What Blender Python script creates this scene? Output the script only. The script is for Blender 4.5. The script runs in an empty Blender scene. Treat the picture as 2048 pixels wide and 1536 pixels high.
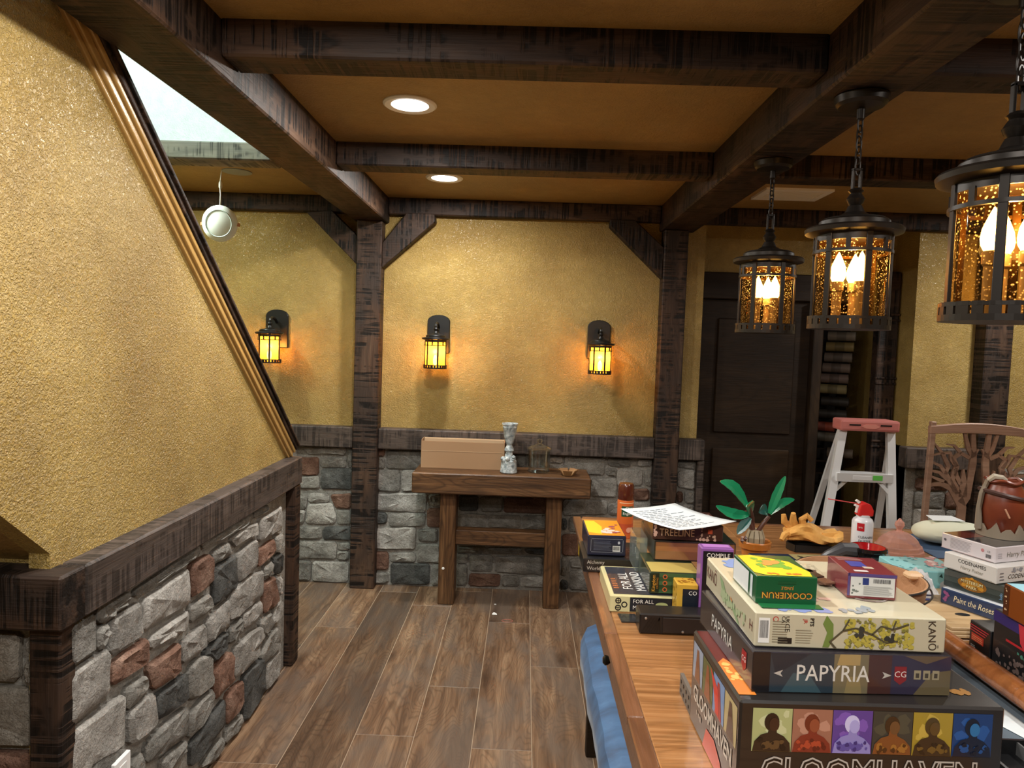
import bpy, bmesh, math, random
from mathutils import Vector, Matrix
random.seed(7)
PI = math.pi
scene = bpy.context.scene
COL = scene.collection

# ------------------------------------------------------------------ camera
cam_d = bpy.data.cameras.new('camera'); cam = bpy.data.objects.new('camera', cam_d); COL.objects.link(cam)
cam_d.sensor_fit = 'HORIZONTAL'; cam_d.sensor_width = 36.0; cam_d.lens = 1420.0 / 2048.0 * 36.0
cam_d.clip_start = 0.02; cam_d.clip_end = 60
_r = Vector((0.99922893, 0.01968328, 0.03397225)); _d = Vector((0.03503156, -0.05623794, -0.99780263)); _f = Vector((-0.0177295, 0.99822335, -0.05688411))
cam.matrix_world = Matrix(((_r.x, -_d.x, -_f.x, 0), (_r.y, -_d.y, -_f.y, 0), (_r.z, -_d.z, -_f.z, 1.53), (0, 0, 0, 1)))
scene.camera = cam
# ------------------------------------------------------------------ world, exposure
w = bpy.data.worlds.new('world'); scene.world = w; w.use_nodes = True
w.node_tree.nodes['Background'].inputs[0].default_value = (0.9, 0.8, 0.65, 1)
w.node_tree.nodes['Background'].inputs[1].default_value = 0.02
scene.view_settings.view_transform = 'Standard'; scene.view_settings.look = 'None'
scene.view_settings.exposure = 0.08; scene.view_settings.gamma = 1.0; scene.view_settings.use_curve_mapping = False
DOWNLIGHT_W = 22.0      # ceiling downlights
PENDANT_W = 1.6         # each candle bulb of a hanging lantern
SCONCE_W = 8.5
STAIR_W = 60.0
COOL = (1.0, 0.96, 0.90)

# ------------------------------------------------------------------ helpers
def tag(o, label=None, cat=None, group=None, kind=None):
    if label: o['label'] = label
    if cat: o['category'] = cat
    if group: o['group'] = group
    if kind: o['kind'] = kind
    return o
def thing(name, label, cat, loc=(0, 0, 0), rz=0.0, group=None, kind=None):
    o = bpy.data.objects.new(name, None); COL.objects.link(o); o.empty_display_size = 0.05
    o.location = loc; o.rotation_euler = (0, 0, rz)
    return tag(o, label, cat, group, kind)
def copy_tree(o, parent=None):
    c = o.copy(); COL.objects.link(c); c.parent = parent
    for ch in list(o.children): copy_tree(ch, c)
    return c

class MB:
    def __init__(s): s.v = []; s.f = []
    def add(s, vs, fs, M=None):
        n = len(s.v)
        s.v += [tuple(M @ Vector(p)) if M else tuple(p) for p in vs]
        s.f += [tuple(i + n for i in f) for f in fs]
        return s
    def box(s, x0, x1, y0, y1, z0, z1, M=None):
        return s.add([(x0, y0, z0), (x1, y0, z0), (x1, y1, z0), (x0, y1, z0), (x0, y0, z1), (x1, y0, z1), (x1, y1, z1), (x0, y1, z1)],
                     [(0, 3, 2, 1), (4, 5, 6, 7), (0, 1, 5, 4), (1, 2, 6, 5), (2, 3, 7, 6), (3, 0, 4, 7)], M)
    def prism(s, pts, a0, a1, axis='z', M=None):
        def P(p, a): return (a, p[0], p[1]) if axis == 'x' else (p[0], a, p[1]) if axis == 'y' else (p[0], p[1], a)
        n = len(pts); vs = [P(p, a0) for p in pts] + [P(p, a1) for p in pts]
        fs = [tuple(range(n)), tuple(range(2 * n - 1, n - 1, -1))] + [(i, (i + 1) % n, n + (i + 1) % n, n + i) for i in range(n)]
        return s.add(vs, fs, M)
    def lathe(s, prof, n=24, c=(0, 0, 0), M=None, close=True, sx=1.0, sy=1.0):
        vs = []; fs = []
        for r, z in prof:
            for k in range(n):
                a = 2 * PI * k / n; vs.append((c[0] + r * math.cos(a) * sx, c[1] + r * math.sin(a) * sy, c[2] + z))
        for i in range(len(prof) - 1):
            for k in range(n):
                a, b = i * n + k, i * n + (k + 1) % n; fs.append((a, b, b + n, a + n))
        if close:
            fs.append(tuple(range(n - 1, -1, -1))); fs.append(tuple((len(prof) - 1) * n + k for k in range(n)))
        return s.add(vs, fs, M)
    def tube(s, pts, r, n=8, closed=False, M=None):
        pts = [Vector(p) for p in pts]; m = len(pts); vs = []; fs = []
        R = r if isinstance(r, (list, tuple)) else [r] * m
        up = None
        for i, p in enumerate(pts):
            if closed: t = pts[(i + 1) % m] - pts[i - 1]
            else: t = pts[min(i + 1, m - 1)] - pts[max(i - 1, 0)]
            t.normalize()
            if up is None:
                up = Vector((0, 0, 1)) if abs(t.z) < 0.9 else Vector((1, 0, 0))
            a = t.cross(up); a.normalize(); b = a.cross(t); b.normalize(); up = b
            for k in range(n):
                q = 2 * PI * k / n; vs.append(p + a * math.cos(q) * R[i] + b * math.sin(q) * R[i])
        for i in range(m if closed else m - 1):
            j = (i + 1) % m
            for k in range(n): fs.append((i * n + k, i * n + (k + 1) % n, j * n + (k + 1) % n, j * n + k))
        if not closed: fs.append(tuple(range(n - 1, -1, -1))); fs.append(tuple((m - 1) * n + k for k in range(n)))
        return s.add(vs, fs, M)
    def bar(s, p0, p1, wid, thk, up=(0, 0, 1), M=None):
        p0 = Vector(p0); p1 = Vector(p1); t = p1 - p0; L = t.length; t.normalize()
        upv = Vector(up); a = t.cross(upv)
        if a.length < 1e-4: a = t.cross(Vector((0, 1, 0)))
        a.normalize(); b = a.cross(t)
        T = Matrix(((t.x, a.x, b.x, p0.x), (t.y, a.y, b.y, p0.y), (t.z, a.z, b.z, p0.z), (0, 0, 0, 1)))
        if M: T = M @ T
        return s.box(0, L, -wid / 2, wid / 2, -thk / 2, thk / 2, T)
    def stroke(s, pts, a0, a1):
        """flat ribbon in the x-z plane with a width per point, extruded along y"""
        L = []; Rr = []
        for i, (x, z, wd) in enumerate(pts):
            x0, z0, _ = pts[max(i - 1, 0)]; x1, z1, _ = pts[min(i + 1, len(pts) - 1)]
            t = Vector((x1 - x0, z1 - z0)); t.normalize(); nn = Vector((-t.y, t.x)) * wd / 2
            L.append((x + nn.x, z + nn.y)); Rr.append((x - nn.x, z - nn.y))
        for i in range(len(pts) - 1): s.prism([L[i], L[i + 1], Rr[i + 1], Rr[i]], a0, a1, 'y')
        return s
    def build(s, name, mat, parent=None, loc=None, rot=None, smooth=False, bevel=0.0, seg=1):
        me = bpy.data.meshes.new(name); bm = bmesh.new()
        vs = [bm.verts.new(p) for p in s.v]
        for f in s.f:
            try: bm.faces.new([vs[i] for i in f])
            except ValueError: pass
        bmesh.ops.recalc_face_normals(bm, faces=bm.faces)
        if bevel > 0:
            es = [e for e in bm.edges if len(e.link_faces) == 2 and e.calc_face_angle(0) > 0.6]
            bmesh.ops.bevel(bm, geom=es, offset=bevel, segments=seg, profile=0.6, affect='EDGES', clamp_overlap=True)
        bm.to_mesh(me); bm.free()
        if smooth:
            for p in me.polygons: p.use_smooth = True
            try: me.set_sharp_from_angle(angle=0.55)
            except Exception: pass
        o = bpy.data.objects.new(name, me); COL.objects.link(o)
        if mat: me.materials.append(mat)
        if parent: o.parent = parent
        if loc: o.location = loc
        if rot: o.rotation_euler = rot
        return o
def struct(name, mb, mat, label, parent=None, **k):
    return tag(mb.build(name, mat, parent, **k), label, None, None, 'structure')

# ------------------------------------------------------------------ materials
def new_mat(name):
    m = bpy.data.materials.new(name); m.use_nodes = True; nt = m.node_tree
    return m, nt, nt.nodes['Principled BSDF']
def nd(nt, t, **k):
    n = nt.nodes.new(t)
    for a, b in k.items():
        if a.startswith('i_'): n.inputs[a[2:].replace('_', ' ')].default_value = b
        else: setattr(n, a, b)
    return n
def mixc(nt, fac, a, b, blend='MIX'):
    n = nt.nodes.new('ShaderNodeMix'); n.data_type = 'RGBA'; n.blend_type = blend
    for i, x in ((0, fac), (6, a), (7, b)):
        if hasattr(x, 'is_output') or isinstance(x, bpy.types.NodeSocket): nt.links.new(x, n.inputs[i])
        else: n.inputs[i].default_value = x if i == 0 else (tuple(x) + (1,))[:4]
    return n.outputs[2]
def math_(nt, op, a, b=None, c=None):
    n = nt.nodes.new('ShaderNodeMath'); n.operation = op
    for i, x in enumerate((a, b, c)):
        if x is None: continue
        if isinstance(x, bpy.types.NodeSocket): nt.links.new(x, n.inputs[i])
        else: n.inputs[i].default_value = x
    return n.outputs[0]
def ramp(nt, src, stops):
    n = nt.nodes.new('ShaderNodeValToRGB'); nt.links.new(src, n.inputs[0]); e = n.color_ramp.elements
    while len(e) < len(stops): e.new(0.5)
    for x, (p, c) in zip(e, stops): x.position = p; x.color = (tuple(c) + (1,))[:4] if not isinstance(c, float) else (c, c, c, 1)
    return n.outputs[0]
def coords(nt, scale=(1, 1, 1), rand=True, src='Object'):
    tc = nd(nt, 'ShaderNodeTexCoord'); mp = nd(nt, 'ShaderNodeMapping'); mp.inputs['Scale'].default_value = scale
    out = tc.outputs[src]
    if rand:
        oi = nd(nt, 'ShaderNodeObjectInfo'); cx = nd(nt, 'ShaderNodeCombineXYZ')
        for i, k in enumerate((7.3, 13.1, 5.7)): nt.links.new(math_(nt, 'MULTIPLY', oi.outputs['Random'], k), cx.inputs[i])
        va = nd(nt, 'ShaderNodeVectorMath', operation='ADD'); nt.links.new(out, va.inputs[0]); nt.links.new(cx.outputs[0], va.inputs[1]); out = va.outputs[0]
    nt.links.new(out, mp.inputs['Vector']); return mp.outputs[0]
def noise(nt, vec, scale, detail=4, rough=0.55, dist=0.0):
    n = nd(nt, 'ShaderNodeTexNoise'); n.inputs['Scale'].default_value = scale; n.inputs['Detail'].default_value = detail
    n.inputs['Roughness'].default_value = rough; n.inputs['Distortion'].default_value = dist
    nt.links.new(vec, n.inputs['Vector']); return n.outputs[0]
def bump(nt, b, h, strength, dist, prev=None):
    n = nd(nt, 'ShaderNodeBump'); n.inputs['Strength'].default_value = strength; n.inputs['Distance'].default_value = dist
    nt.links.new(h, n.inputs['Height'])
    if prev: nt.links.new(prev, n.inputs['Normal'])
    nt.links.new(n.outputs[0], b.inputs['Normal']); return n.outputs[0]
_MC = {}
def M(name, col, rough=0.5, metal=0.0, emit=0.0, coat=0.0, spec=0.5, ecol=None):
    if name in _MC: return _MC[name]
    m, nt, b = new_mat(name)
    b.inputs['Base Color'].default_value = tuple(col) + (1,); b.inputs['Roughness'].default_value = rough; b.inputs['Metallic'].default_value = metal
    b.inputs['Coat Weight'].default_value = coat; b.inputs['Specular IOR Level'].default_value = spec
    if emit: b.inputs['Emission Color'].default_value = tuple(ecol or col) + (1,); b.inputs['Emission Strength'].default_value = emit
    _MC[name] = m; return m
def hexc(h):
    h = h.lstrip('#'); r = [int(h[i:i + 2], 16) / 255 for i in (0, 2, 4)]
    return tuple(c / 12.92 if c <= 0.04045 else ((c + 0.055) / 1.055) ** 2.4 for c in r)
def P(hexs, rough=0.4, coat=0.3): return M('print_' + hexs.strip('#'), hexc(hexs), rough, coat=coat)

def plaster(name, c0, c1, c2, rough=0.36, bs=0.75, scale=110, dist=0.004):
    m, nt, b = new_mat(name); v = coords(nt, rand=False)
    big = noise(nt, v, 2.2, 4, 0.6); mid = noise(nt, v, 22, 5, 0.6)
    col = ramp(nt, big, [(0.3, c0), (0.52, c1), (0.75, c2)])
    col = mixc(nt, math_(nt, 'MULTIPLY', ramp(nt, mid, [(0.35, 0.0), (0.65, 1.0)]), 0.32), col, tuple(x * 0.55 for x in c1))
    h = noise(nt, v, scale, 3, 0.55, 1.2)
    hh = ramp(nt, h, [(0.38, 0.0), (0.62, 1.0)])
    col = mixc(nt, math_(nt, 'MULTIPLY', hh, 0.16), col, c2)
    nt.links.new(col, b.inputs['Base Color']); b.inputs['Roughness'].default_value = rough; b.inputs['Specular IOR Level'].default_value = 0.6
    p = bump(nt, b, noise(nt, v, scale * 0.42, 3, 0.6, 0.8), bs * 0.6, dist * 2.2); bump(nt, b, hh, bs, dist, p); return m
def wood(name, dark, mid, light, stretch=9.0, grain=1.0, lines=0.35, freq=46, saw=0.0, rough=0.5, coat=0.0, bumpd=0.002, var=0.25, patch=None, spec=0.4, knots=0.0):
    """grain runs along local X"""
    m, nt, b = new_mat(name); v = coords(nt, (1, 1, 1))
    vs = coords(nt, (1.0, stretch, stretch))
    n1 = noise(nt, vs, 1.3 * grain, 6, 0.6, 0.7); fine = noise(nt, coords(nt, (3, 70, 70)), 2.0 * grain, 4, 0.6)
    col = ramp(nt, n1, [(0.28, dark), (0.5, mid), (0.74, light)])
    low = noise(nt, coords(nt, (0.9, 4.2, 4.2)), 1.1 * grain, 1.5, 0.5, 0.3)
    ln = math_(nt, 'POWER', math_(nt, 'MULTIPLY_ADD', math_(nt, 'SINE', math_(nt, 'MULTIPLY', low, freq * 2.0)), 0.5, 0.5), 4.0)
    col = mixc(nt, math_(nt, 'MULTIPLY', ln, lines), col, tuple(x * 0.45 for x in dark))
    col = mixc(nt, math_(nt, 'MULTIPLY', fine, 0.5), col, tuple(x * 0.5 for x in mid))
    if patch:
        pn = ramp(nt, noise(nt, coords(nt, (1.2, 3, 3)), 1.6, 3, 0.6), [(0.46, 0.0), (0.6, 1.0)])
        col = mixc(nt, math_(nt, 'MULTIPLY', pn, 0.6), col, patch)
    if knots:
        kv = coords(nt, (1.7, 4.2, 4.2)); vo = nd(nt, 'ShaderNodeTexVoronoi'); vo.inputs['Scale'].default_value = 1.25; vo.inputs['Randomness'].default_value = 1.0; nt.links.new(kv, vo.inputs['Vector'])
        kd = math_(nt, 'ADD', vo.outputs['Distance'], math_(nt, 'MULTIPLY', math_(nt, 'SUBTRACT', noise(nt, kv, 5, 4, 0.7), 0.5), 0.35))
        kf = ramp(nt, kd, [(0.04, 1.0), (0.2, 0.25), (0.27, 0.0)])
        col = mixc(nt, math_(nt, 'MULTIPLY', kf, knots), col, tuple(x * 0.6 for x in dark))
    h = fine
    if saw:
        st = ramp(nt, noise(nt, coords(nt, (62, 2.2, 2.2)), 1.0, 3, 0.65, 0.12), [(0.46, 0.0), (0.54, 1.0)])
        mk = ramp(nt, noise(nt, coords(nt, (3.0, 6, 6)), 2.2, 3, 0.6), [(0.42, 0.0), (0.52, 1.0)])
        sm = math_(nt, 'MULTIPLY', st, mk)
        col = mixc(nt, math_(nt, 'MULTIPLY', sm, saw), col, tuple(x * 0.18 for x in dark))
        h = math_(nt, 'SUBTRACT', fine, math_(nt, 'MULTIPLY', sm, 0.5))
    oi = nd(nt, 'ShaderNodeObjectInfo'); hs = nd(nt, 'ShaderNodeHueSaturation')
    nt.links.new(col, hs.inputs['Color']); nt.links.new(math_(nt, 'MULTIPLY_ADD', oi.outputs['Random'], var, 1.0 - var / 2), hs.inputs['Value'])
    nt.links.new(hs.outputs[0], b.inputs['Base Color'])
    b.inputs['Roughness'].default_value = rough; b.inputs['Coat Weight'].default_value = coat; b.inputs['Coat Roughness'].default_value = 0.15; b.inputs['Specular IOR Level'].default_value = spec
    bump(nt, b, h, 0.6, bumpd); return m
def stone_mat(name, c0, c1, c2):
    m, nt, b = new_mat(name); v = coords(nt)
    col = ramp(nt, noise(nt, v, 11, 6, 0.65), [(0.3, c0), (0.5, c1), (0.72, c2)])
    sp = ramp(nt, noise(nt, v, 160, 3, 0.6), [(0.42, 0.0), (0.62, 1.0)]); col = mixc(nt, math_(nt, 'MULTIPLY', sp, 0.35), col, tuple(x * 0.5 for x in c0))
    oi = nd(nt, 'ShaderNodeObjectInfo'); hs = nd(nt, 'ShaderNodeHueSaturation'); nt.links.new(col, hs.inputs['Color'])
    nt.links.new(math_(nt, 'MULTIPLY_ADD', oi.outputs['Random'], 0.35, 0.82), hs.inputs['Value']); nt.links.new(hs.outputs[0], b.inputs['Base Color'])
    b.inputs['Roughness'].default_value = 0.75; b.inputs['Specular IOR Level'].default_value = 0.3
    p = bump(nt, b, noise(nt, v, 30, 6, 0.65, 0.6), 0.9, 0.022); bump(nt, b, noise(nt, v, 150, 4, 0.7), 0.7, 0.008, p); return m
def clear_mat(name, tint, gloss=0.12, rough=0.03, haze=0.0, spots=False, spot=(1, 0.8, 0.5)):
    m = bpy.data.materials.new(name); m.use_nodes = True; nt = m.node_tree; nt.nodes.clear()
    out = nd(nt, 'ShaderNodeOutputMaterial'); tr = nd(nt, 'ShaderNodeBsdfTransparent'); tr.inputs[0].default_value = tuple(tint) + (1,)
    gl = nd(nt, 'ShaderNodeBsdfGlossy'); gl.inputs['Roughness'].default_value = rough; gl.inputs[0].default_value = (1, 1, 1, 1)
    fr = nd(nt, 'ShaderNodeLayerWeight'); fr.inputs[0].default_value = 0.35
    mx = nd(nt, 'ShaderNodeMixShader'); nt.links.new(math_(nt, 'MULTIPLY_ADD', fr.outputs['Fresnel'], min(0.6, gloss * 1.5), gloss * 0.12), mx.inputs[0]); nt.links.new(tr.outputs[0], mx.inputs[1]); nt.links.new(gl.outputs[0], mx.inputs[2])
    sh = mx.outputs[0]
    if spots or haze:
        df = nd(nt, 'ShaderNodeBsdfTranslucent' if spots else 'ShaderNodeBsdfDiffuse'); df.inputs[0].default_value = tuple(spot) + (1,)
        m2 = nd(nt, 'ShaderNodeMixShader')
        if spots:
            vo = nd(nt, 'ShaderNodeTexVoronoi'); vo.inputs['Scale'].default_value = 150; nt.links.new(coords(nt, rand=False), vo.inputs['Vector'])
            f = ramp(nt, vo.outputs['Distance'], [(0.16, 1.0), (0.34, 0.0)]); nt.links.new(math_(nt, 'MULTIPLY_ADD', f, 0.5, haze), m2.inputs[0])
        else: m2.inputs[0].default_value = haze
        nt.links.new(sh, m2.inputs[1]); nt.links.new(df.outputs[0], m2.inputs[2]); sh = m2.outputs[0]
    nt.links.new(sh, out.inputs[0]); return m

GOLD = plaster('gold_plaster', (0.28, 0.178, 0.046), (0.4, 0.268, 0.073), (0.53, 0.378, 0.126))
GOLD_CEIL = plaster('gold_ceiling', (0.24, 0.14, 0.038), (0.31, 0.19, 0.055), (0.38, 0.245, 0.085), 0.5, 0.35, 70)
WHITE = plaster('white_plaster', (0.74, 0.78, 0.76), (0.8, 0.83, 0.81), (0.84, 0.87, 0.85), 0.6, 0.2)
BEAM = wood('beam_wood', (0.018, 0.009, 0.0055), (0.056, 0.029, 0.017), (0.125, 0.073, 0.045), 8, saw=0.97, rough=0.6, patch=(0.022, 0.017, 0.015), bumpd=0.004, spec=0.3)
RAILW = wood('rail_wood', (0.045, 0.032, 0.026), (0.09, 0.066, 0.053), (0.155, 0.115, 0.092), 8, saw=0.7, rough=0.55, patch=(0.07, 0.055, 0.05), bumpd=0.003)
DARKW = wood('dark_door_wood', (0.010, 0.0055, 0.003), (0.026, 0.015, 0.008), (0.055, 0.032, 0.015), 4, lines=0.3, rough=0.55, spec=0.25, knots=0.6)
FLOORW = wood('floor_plank_wood', (0.07, 0.037, 0.021), (0.185, 0.108, 0.062), (0.37, 0.245, 0.148), 11, grain=1.7, lines=0.38, freq=95, rough=0.4, patch=(0.12, 0.095, 0.077), bumpd=0.0015, var=0.65, knots=0.75)
CONSW = wood('console_wood', (0.018, 0.008, 0.004), (0.115, 0.054, 0.021), (0.26, 0.135, 0.058), 26, grain=1.7, lines=0.5, rough=0.45, var=0.15)
TABLEW = wood('table_top_wood', (0.17, 0.066, 0.02), (0.36, 0.165, 0.06), (0.53, 0.285, 0.125), 45, grain=1.1, lines=0.3, freq=90, rough=0.28, coat=0.4, var=0.1, bumpd=0.0004)
EDGEW = wood('table_edge_wood', (0.11, 0.045, 0.02), (0.2, 0.085, 0.04), (0.3, 0.14, 0.075), 10, rough=0.3, coat=0.4, var=0.3)
RAILORANGE = wood('arena_rail_wood', (0.26, 0.085, 0.025), (0.38, 0.13, 0.04), (0.5, 0.2, 0.07), 12, rough=0.25, coat=0.6)
CHAIRW = wood('chair_wood', (0.24, 0.135, 0.09), (0.37, 0.22, 0.15), (0.48, 0.31, 0.22), 12, lines=0.15, rough=0.45)
BAMBOO = wood('bamboo_board', (0.42, 0.26, 0.12), (0.58, 0.39, 0.2), (0.7, 0.5, 0.28), 20, lines=0.15, rough=0.45)
MORTAR = stone_mat('mortar', (0.3, 0.28, 0.25), (0.38, 0.36, 0.32), (0.46, 0.44, 0.4))
STONE = {'g': stone_mat('stone_grey', (0.155, 0.147, 0.13), (0.265, 0.253, 0.225), (0.42, 0.4, 0.365)),
         'l': stone_mat('stone_light', (0.24, 0.226, 0.202), (0.385, 0.364, 0.33), (0.57, 0.545, 0.505)),
         'd': stone_mat('stone_slate', (0.048, 0.049, 0.047), (0.09, 0.091, 0.086), (0.165, 0.165, 0.155)),
         'r': stone_mat('stone_red', (0.11, 0.058, 0.04), (0.19, 0.1, 0.068), (0.28, 0.17, 0.12)),
         'o': stone_mat('stone_rust', (0.13, 0.067, 0.044), (0.225, 0.122, 0.084), (0.35, 0.23, 0.17)),
         't': stone_mat('stone_tan', (0.16, 0.14, 0.11), (0.26, 0.23, 0.19), (0.36, 0.33, 0.28))}
IRON = M('lantern_iron', (0.02, 0.016, 0.013), 0.4, 0.6)
BLACKM = M('black_iron', (0.006, 0.006, 0.0055), 0.4, 0.2)
ALU = M('ladder_aluminium', (0.78, 0.79, 0.8), 0.4, 0.35)
WHITEP = M('white_plastic', (0.8, 0.8, 0.79), 0.35)
BLACKP = M('black_plastic', (0.010, 0.010, 0.011), 0.3)
GLASS = clear_mat('clear_glass', (0.93, 0.95, 0.94), 0.55)
WRAP = clear_mat('clear_wrap', (0.99, 0.99, 0.99), 0.12, 0.08, 0.0, False, (0.9, 0.9, 0.9))
AMBER = clear_mat('amber_seeded_glass', (1.0, 0.74, 0.4), 0.07, 0.05, 0.0, True, (0.75, 0.5, 0.22))
# measured stones: kind letter, then pairs of millimetres in the wall plane
BACK_STONES = '''l-1350 846 -1092 859 -1091 808 -1327 807|g-1081 852 -1048 853 -1049 737 -1071 736|r-1374 780 -1258 787 -1256 678 -1372 674|g-1243 788 -1087 790 -1086 732 -1242 730|g-1376 659 -1252 671 -1250 594 -1374 589|d-1238 715 -1049 726 -1050 594 -1236 591|g-1377 553 -1319 555 -1332 462 -1376 457|l-1315 559 -1191 556 -1190 508 -1315 507|r-1180 556 -1050 569 -1051 473 -1146 477|l-1318 489 -1168 502 -1141 418 -1151 377 -1327 371|g-1379 450 -1335 451 -1345 370 -1378 365|g-1135 459 -1051 462 -1049 378 -1133 378|g-1381 343 -1231 349 -1230 279 -1380 273|d-1217 349 -1049 359 -1047 275 -1219 275|g-1380 254 -1134 260 -1140 153 -1378 147|g-1123 253 -1050 260 -1053 212 -1123 213|g-1130 201 -1060 204 -1059 148 -1129 149|g-1381 132 -1293 135 -1295 13 -1379 9|l-1279 132 -1059 137 -1063 11 -1280 10|r-892 852 -849 854 -848 810 -891 808|g-891 797 -848 799 -846 737 -890 732|g-834 847 -531 854 -528 738 -832 734|g-889 721 -752 726 -748 595 -886 593|l-737 727 -585 732 -582 601 -734 595|l-890 571 -581 587 -589 469 -891 472|d-891 458 -825 453 -827 390 -892 384|g-810 457 -585 462 -594 381 -805 373|l-895 354 -645 372 -648 235 -893 229|g-630 357 -510 369 -508 285 -624 288|r-896 207 -812 210 -809 99 -897 96|g-797 203 -644 213 -642 154 -796 152|g-634 265 -493 271 -489 157 -632 155|d-792 141 -551 143 -551 17 -789 11|g-896 73 -809 77 -807 14 -895 10|g-568 581 -494 584 -492 514 -555 512|r-576 490 -486 499 -488 381 -573 383|g-534 142 -487 144 -483 15 -536 13|g265 851 506 849 505 744 269 740|g527 845 663 845 664 802 534 803|g519 786 587 784 583 741 521 744|g433 720 589 726 589 609 437 609|l145 846 244 848 246 808 146 810|g-70 849 129 851 133 746 -67 743|d-507 854 -91 859 -87 737 -503 727|g-581 703 -223 716 -220 605 -579 596|r-207 712 92 723 96 601 -204 600|g108 718 417 724 421 608 112 601|d-385 580 -262 584 -262 492 -373 487|g-245 575 -106 581 -110 491 -243 489|r-97 578 253 582 257 492 -100 488|g-381 461 -207 468 -208 388 -379 384|g-191 465 5 470 7 396 -192 388|g18 470 245 476 248 396 20 394|g-391 361 -207 369 -204 279 -388 271|r-195 372 8 377 11 281 -192 276|g21 377 252 380 255 284 24 278|g-388 258 -204 263 -206 230 -387 223|g-194 260 15 265 13 232 -193 227|d31 262 253 268 254 229 57 234|g-387 213 -314 216 -315 161 -385 158|g-301 210 -161 213 -161 116 -301 113|g-142 210 144 215 145 105 -135 110|g157 212 258 216 262 104 157 103|g-385 146 -318 151 -314 22 -381 16|r-300 94 -109 95 -113 21 -304 19|g-96 89 5 90 8 26 -97 24|l18 87 256 94 259 26 20 26|g266 579 533 586 534 503 270 483|g540 570 600 573 603 496 543 500|d258 460 290 459 292 398 261 393|g305 469 409 476 400 383 308 386|r265 361 394 363 399 238 270 233|g267 220 305 222 309 112 271 107|g318 209 400 213 403 158 320 158|g321 138 467 138 471 19 322 22|d269 78 311 67 313 22 272 20|l711 845 792 850 793 812 713 805|l585 778 738 782 738 691 589 681|g754 775 795 786 797 684 759 696|r691 662 787 666 790 597 694 594|g694 578 795 591 798 520 697 516|g588 592 685 591 688 515 592 512|g953 845 1060 849 1062 800 955 810|l961 783 1058 796 1064 672 965 686|r958 655 993 656 996 594 961 593|g1008 661 1064 668 1068 588 1011 588|l966 575 1067 579 1069 530 968 526'''
SIDE_STONES = '''g1622 831 1718 829 1726 728 1622 727|g1736 830 1885 819 1880 792 1794 789 1784 775 1736 791|g1733 777 1786 767 1781 720 1736 718|l1800 775 1936 771 1934 671 1795 681|l1952 769 2223 774 2225 657 1953 680|o1806 655 1975 652 1984 574 1801 595|l1622 707 1684 706 1783 704 1788 584 1622 582|l1997 641 2222 637 2216 575 1997 608|o1976 562 2167 555 2178 469 2123 461 2013 478|l1622 561 1858 544 1861 405 1694 437 1622 452|g1865 555 1939 549 1973 538 1985 495 1873 489|l1875 476 1950 483 2013 469 2025 365 1886 385|d2033 453 2133 440 2215 433 2217 338 2034 376|g1972 337 2064 338 2221 321 2222 223 1973 277|g2059 237 2209 214 2220 182 2072 167|g1706 432 1795 431 1878 376 1879 289 1706 373|g1894 331 1951 329 1952 243 1894 258|g1916 812 2299 829 2300 798 2233 799 1916 792|g2310 836 2750 828 2757 798 2657 794 2523 798 2322 807|g2771 827 2926 821 2927 798 2772 802|o2240 780 2376 775 2397 722 2382 668 2239 672|g2399 774 2524 775 2561 720 2408 730|l2550 777 2642 792 2736 785 2816 771 2818 723 2713 736 2606 733|l2837 782 3037 776 3088 782 3099 669 2979 681 2841 686|d2409 711 2593 708 2601 593 2574 580 2416 577|l2607 704 2796 713 2806 593 2620 594|o2820 659 3005 652 3007 595 2823 586|g3017 658 3107 649 3103 584 3020 589|g2890 566 2978 564 2993 500 2892 517|d2996 565 3091 570 3089 476 3018 492|l2578 584 2749 579 2874 557 2877 454 2722 459 2615 457 2550 477 2547 565|o2893 493 3012 485 3055 365 2975 357 2892 367|l3031 479 3089 464 3100 372 3054 384|g2236 645 2379 636 2404 576 2244 587|l2354 548 2543 557 2542 456 2367 467|l2180 544 2287 551 2342 545 2352 467 2296 462 2194 474|l2667 450 2850 441 2875 372 2689 382|g2551 443 2658 444 2670 382 2553 380|d2337 442 2456 451 2533 439 2522 382 2405 377|g2229 435 2285 448 2388 417 2398 336 2394 303 2295 313 2231 341|l3018 359 3101 353 3105 265 2996 278|g2854 347 2975 342 2990 279 2925 264 2867 292|l2594 350 2757 346 2877 318 2914 258 2846 263 2836 217 2730 213 2646 219 2593 238|g2938 237 3054 248 3101 199 3091 144 2918 143 2865 193|l2930 131 3091 128 3083 19 2923 19|d2685 196 2821 190 2900 169 2906 23 2691 7 2683 123|o2409 350 2518 367 2572 341 2575 241 2557 227 2428 234|o2531 200 2594 199 2676 185 2678 109 2626 85 2529 87|g2232 281 2395 289 2415 271 2412 230 2316 198 2240 199|d2385 192 2513 196 2512 95 2299 94 2256 94 2251 176|g2534 71 2675 53 2681 15 2523 16|g2400 70 2500 60 2492 11 2417 12 2323 52'''
END_STONES = '''t-1383 801 -1164 810 -1169 695 -1384 685|t-1144 806 -1125 809 -1126 754 -1142 769|t-1151 744 -1126 746 -1126 685 -1151 688|t-1385 671 -1126 677 -1127 543 -1386 531|o-1387 512 -1127 523 -1127 450 -1388 438'''
# ================================================================== THE SETTING
H = 2.381; BZ = 2.234
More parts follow.
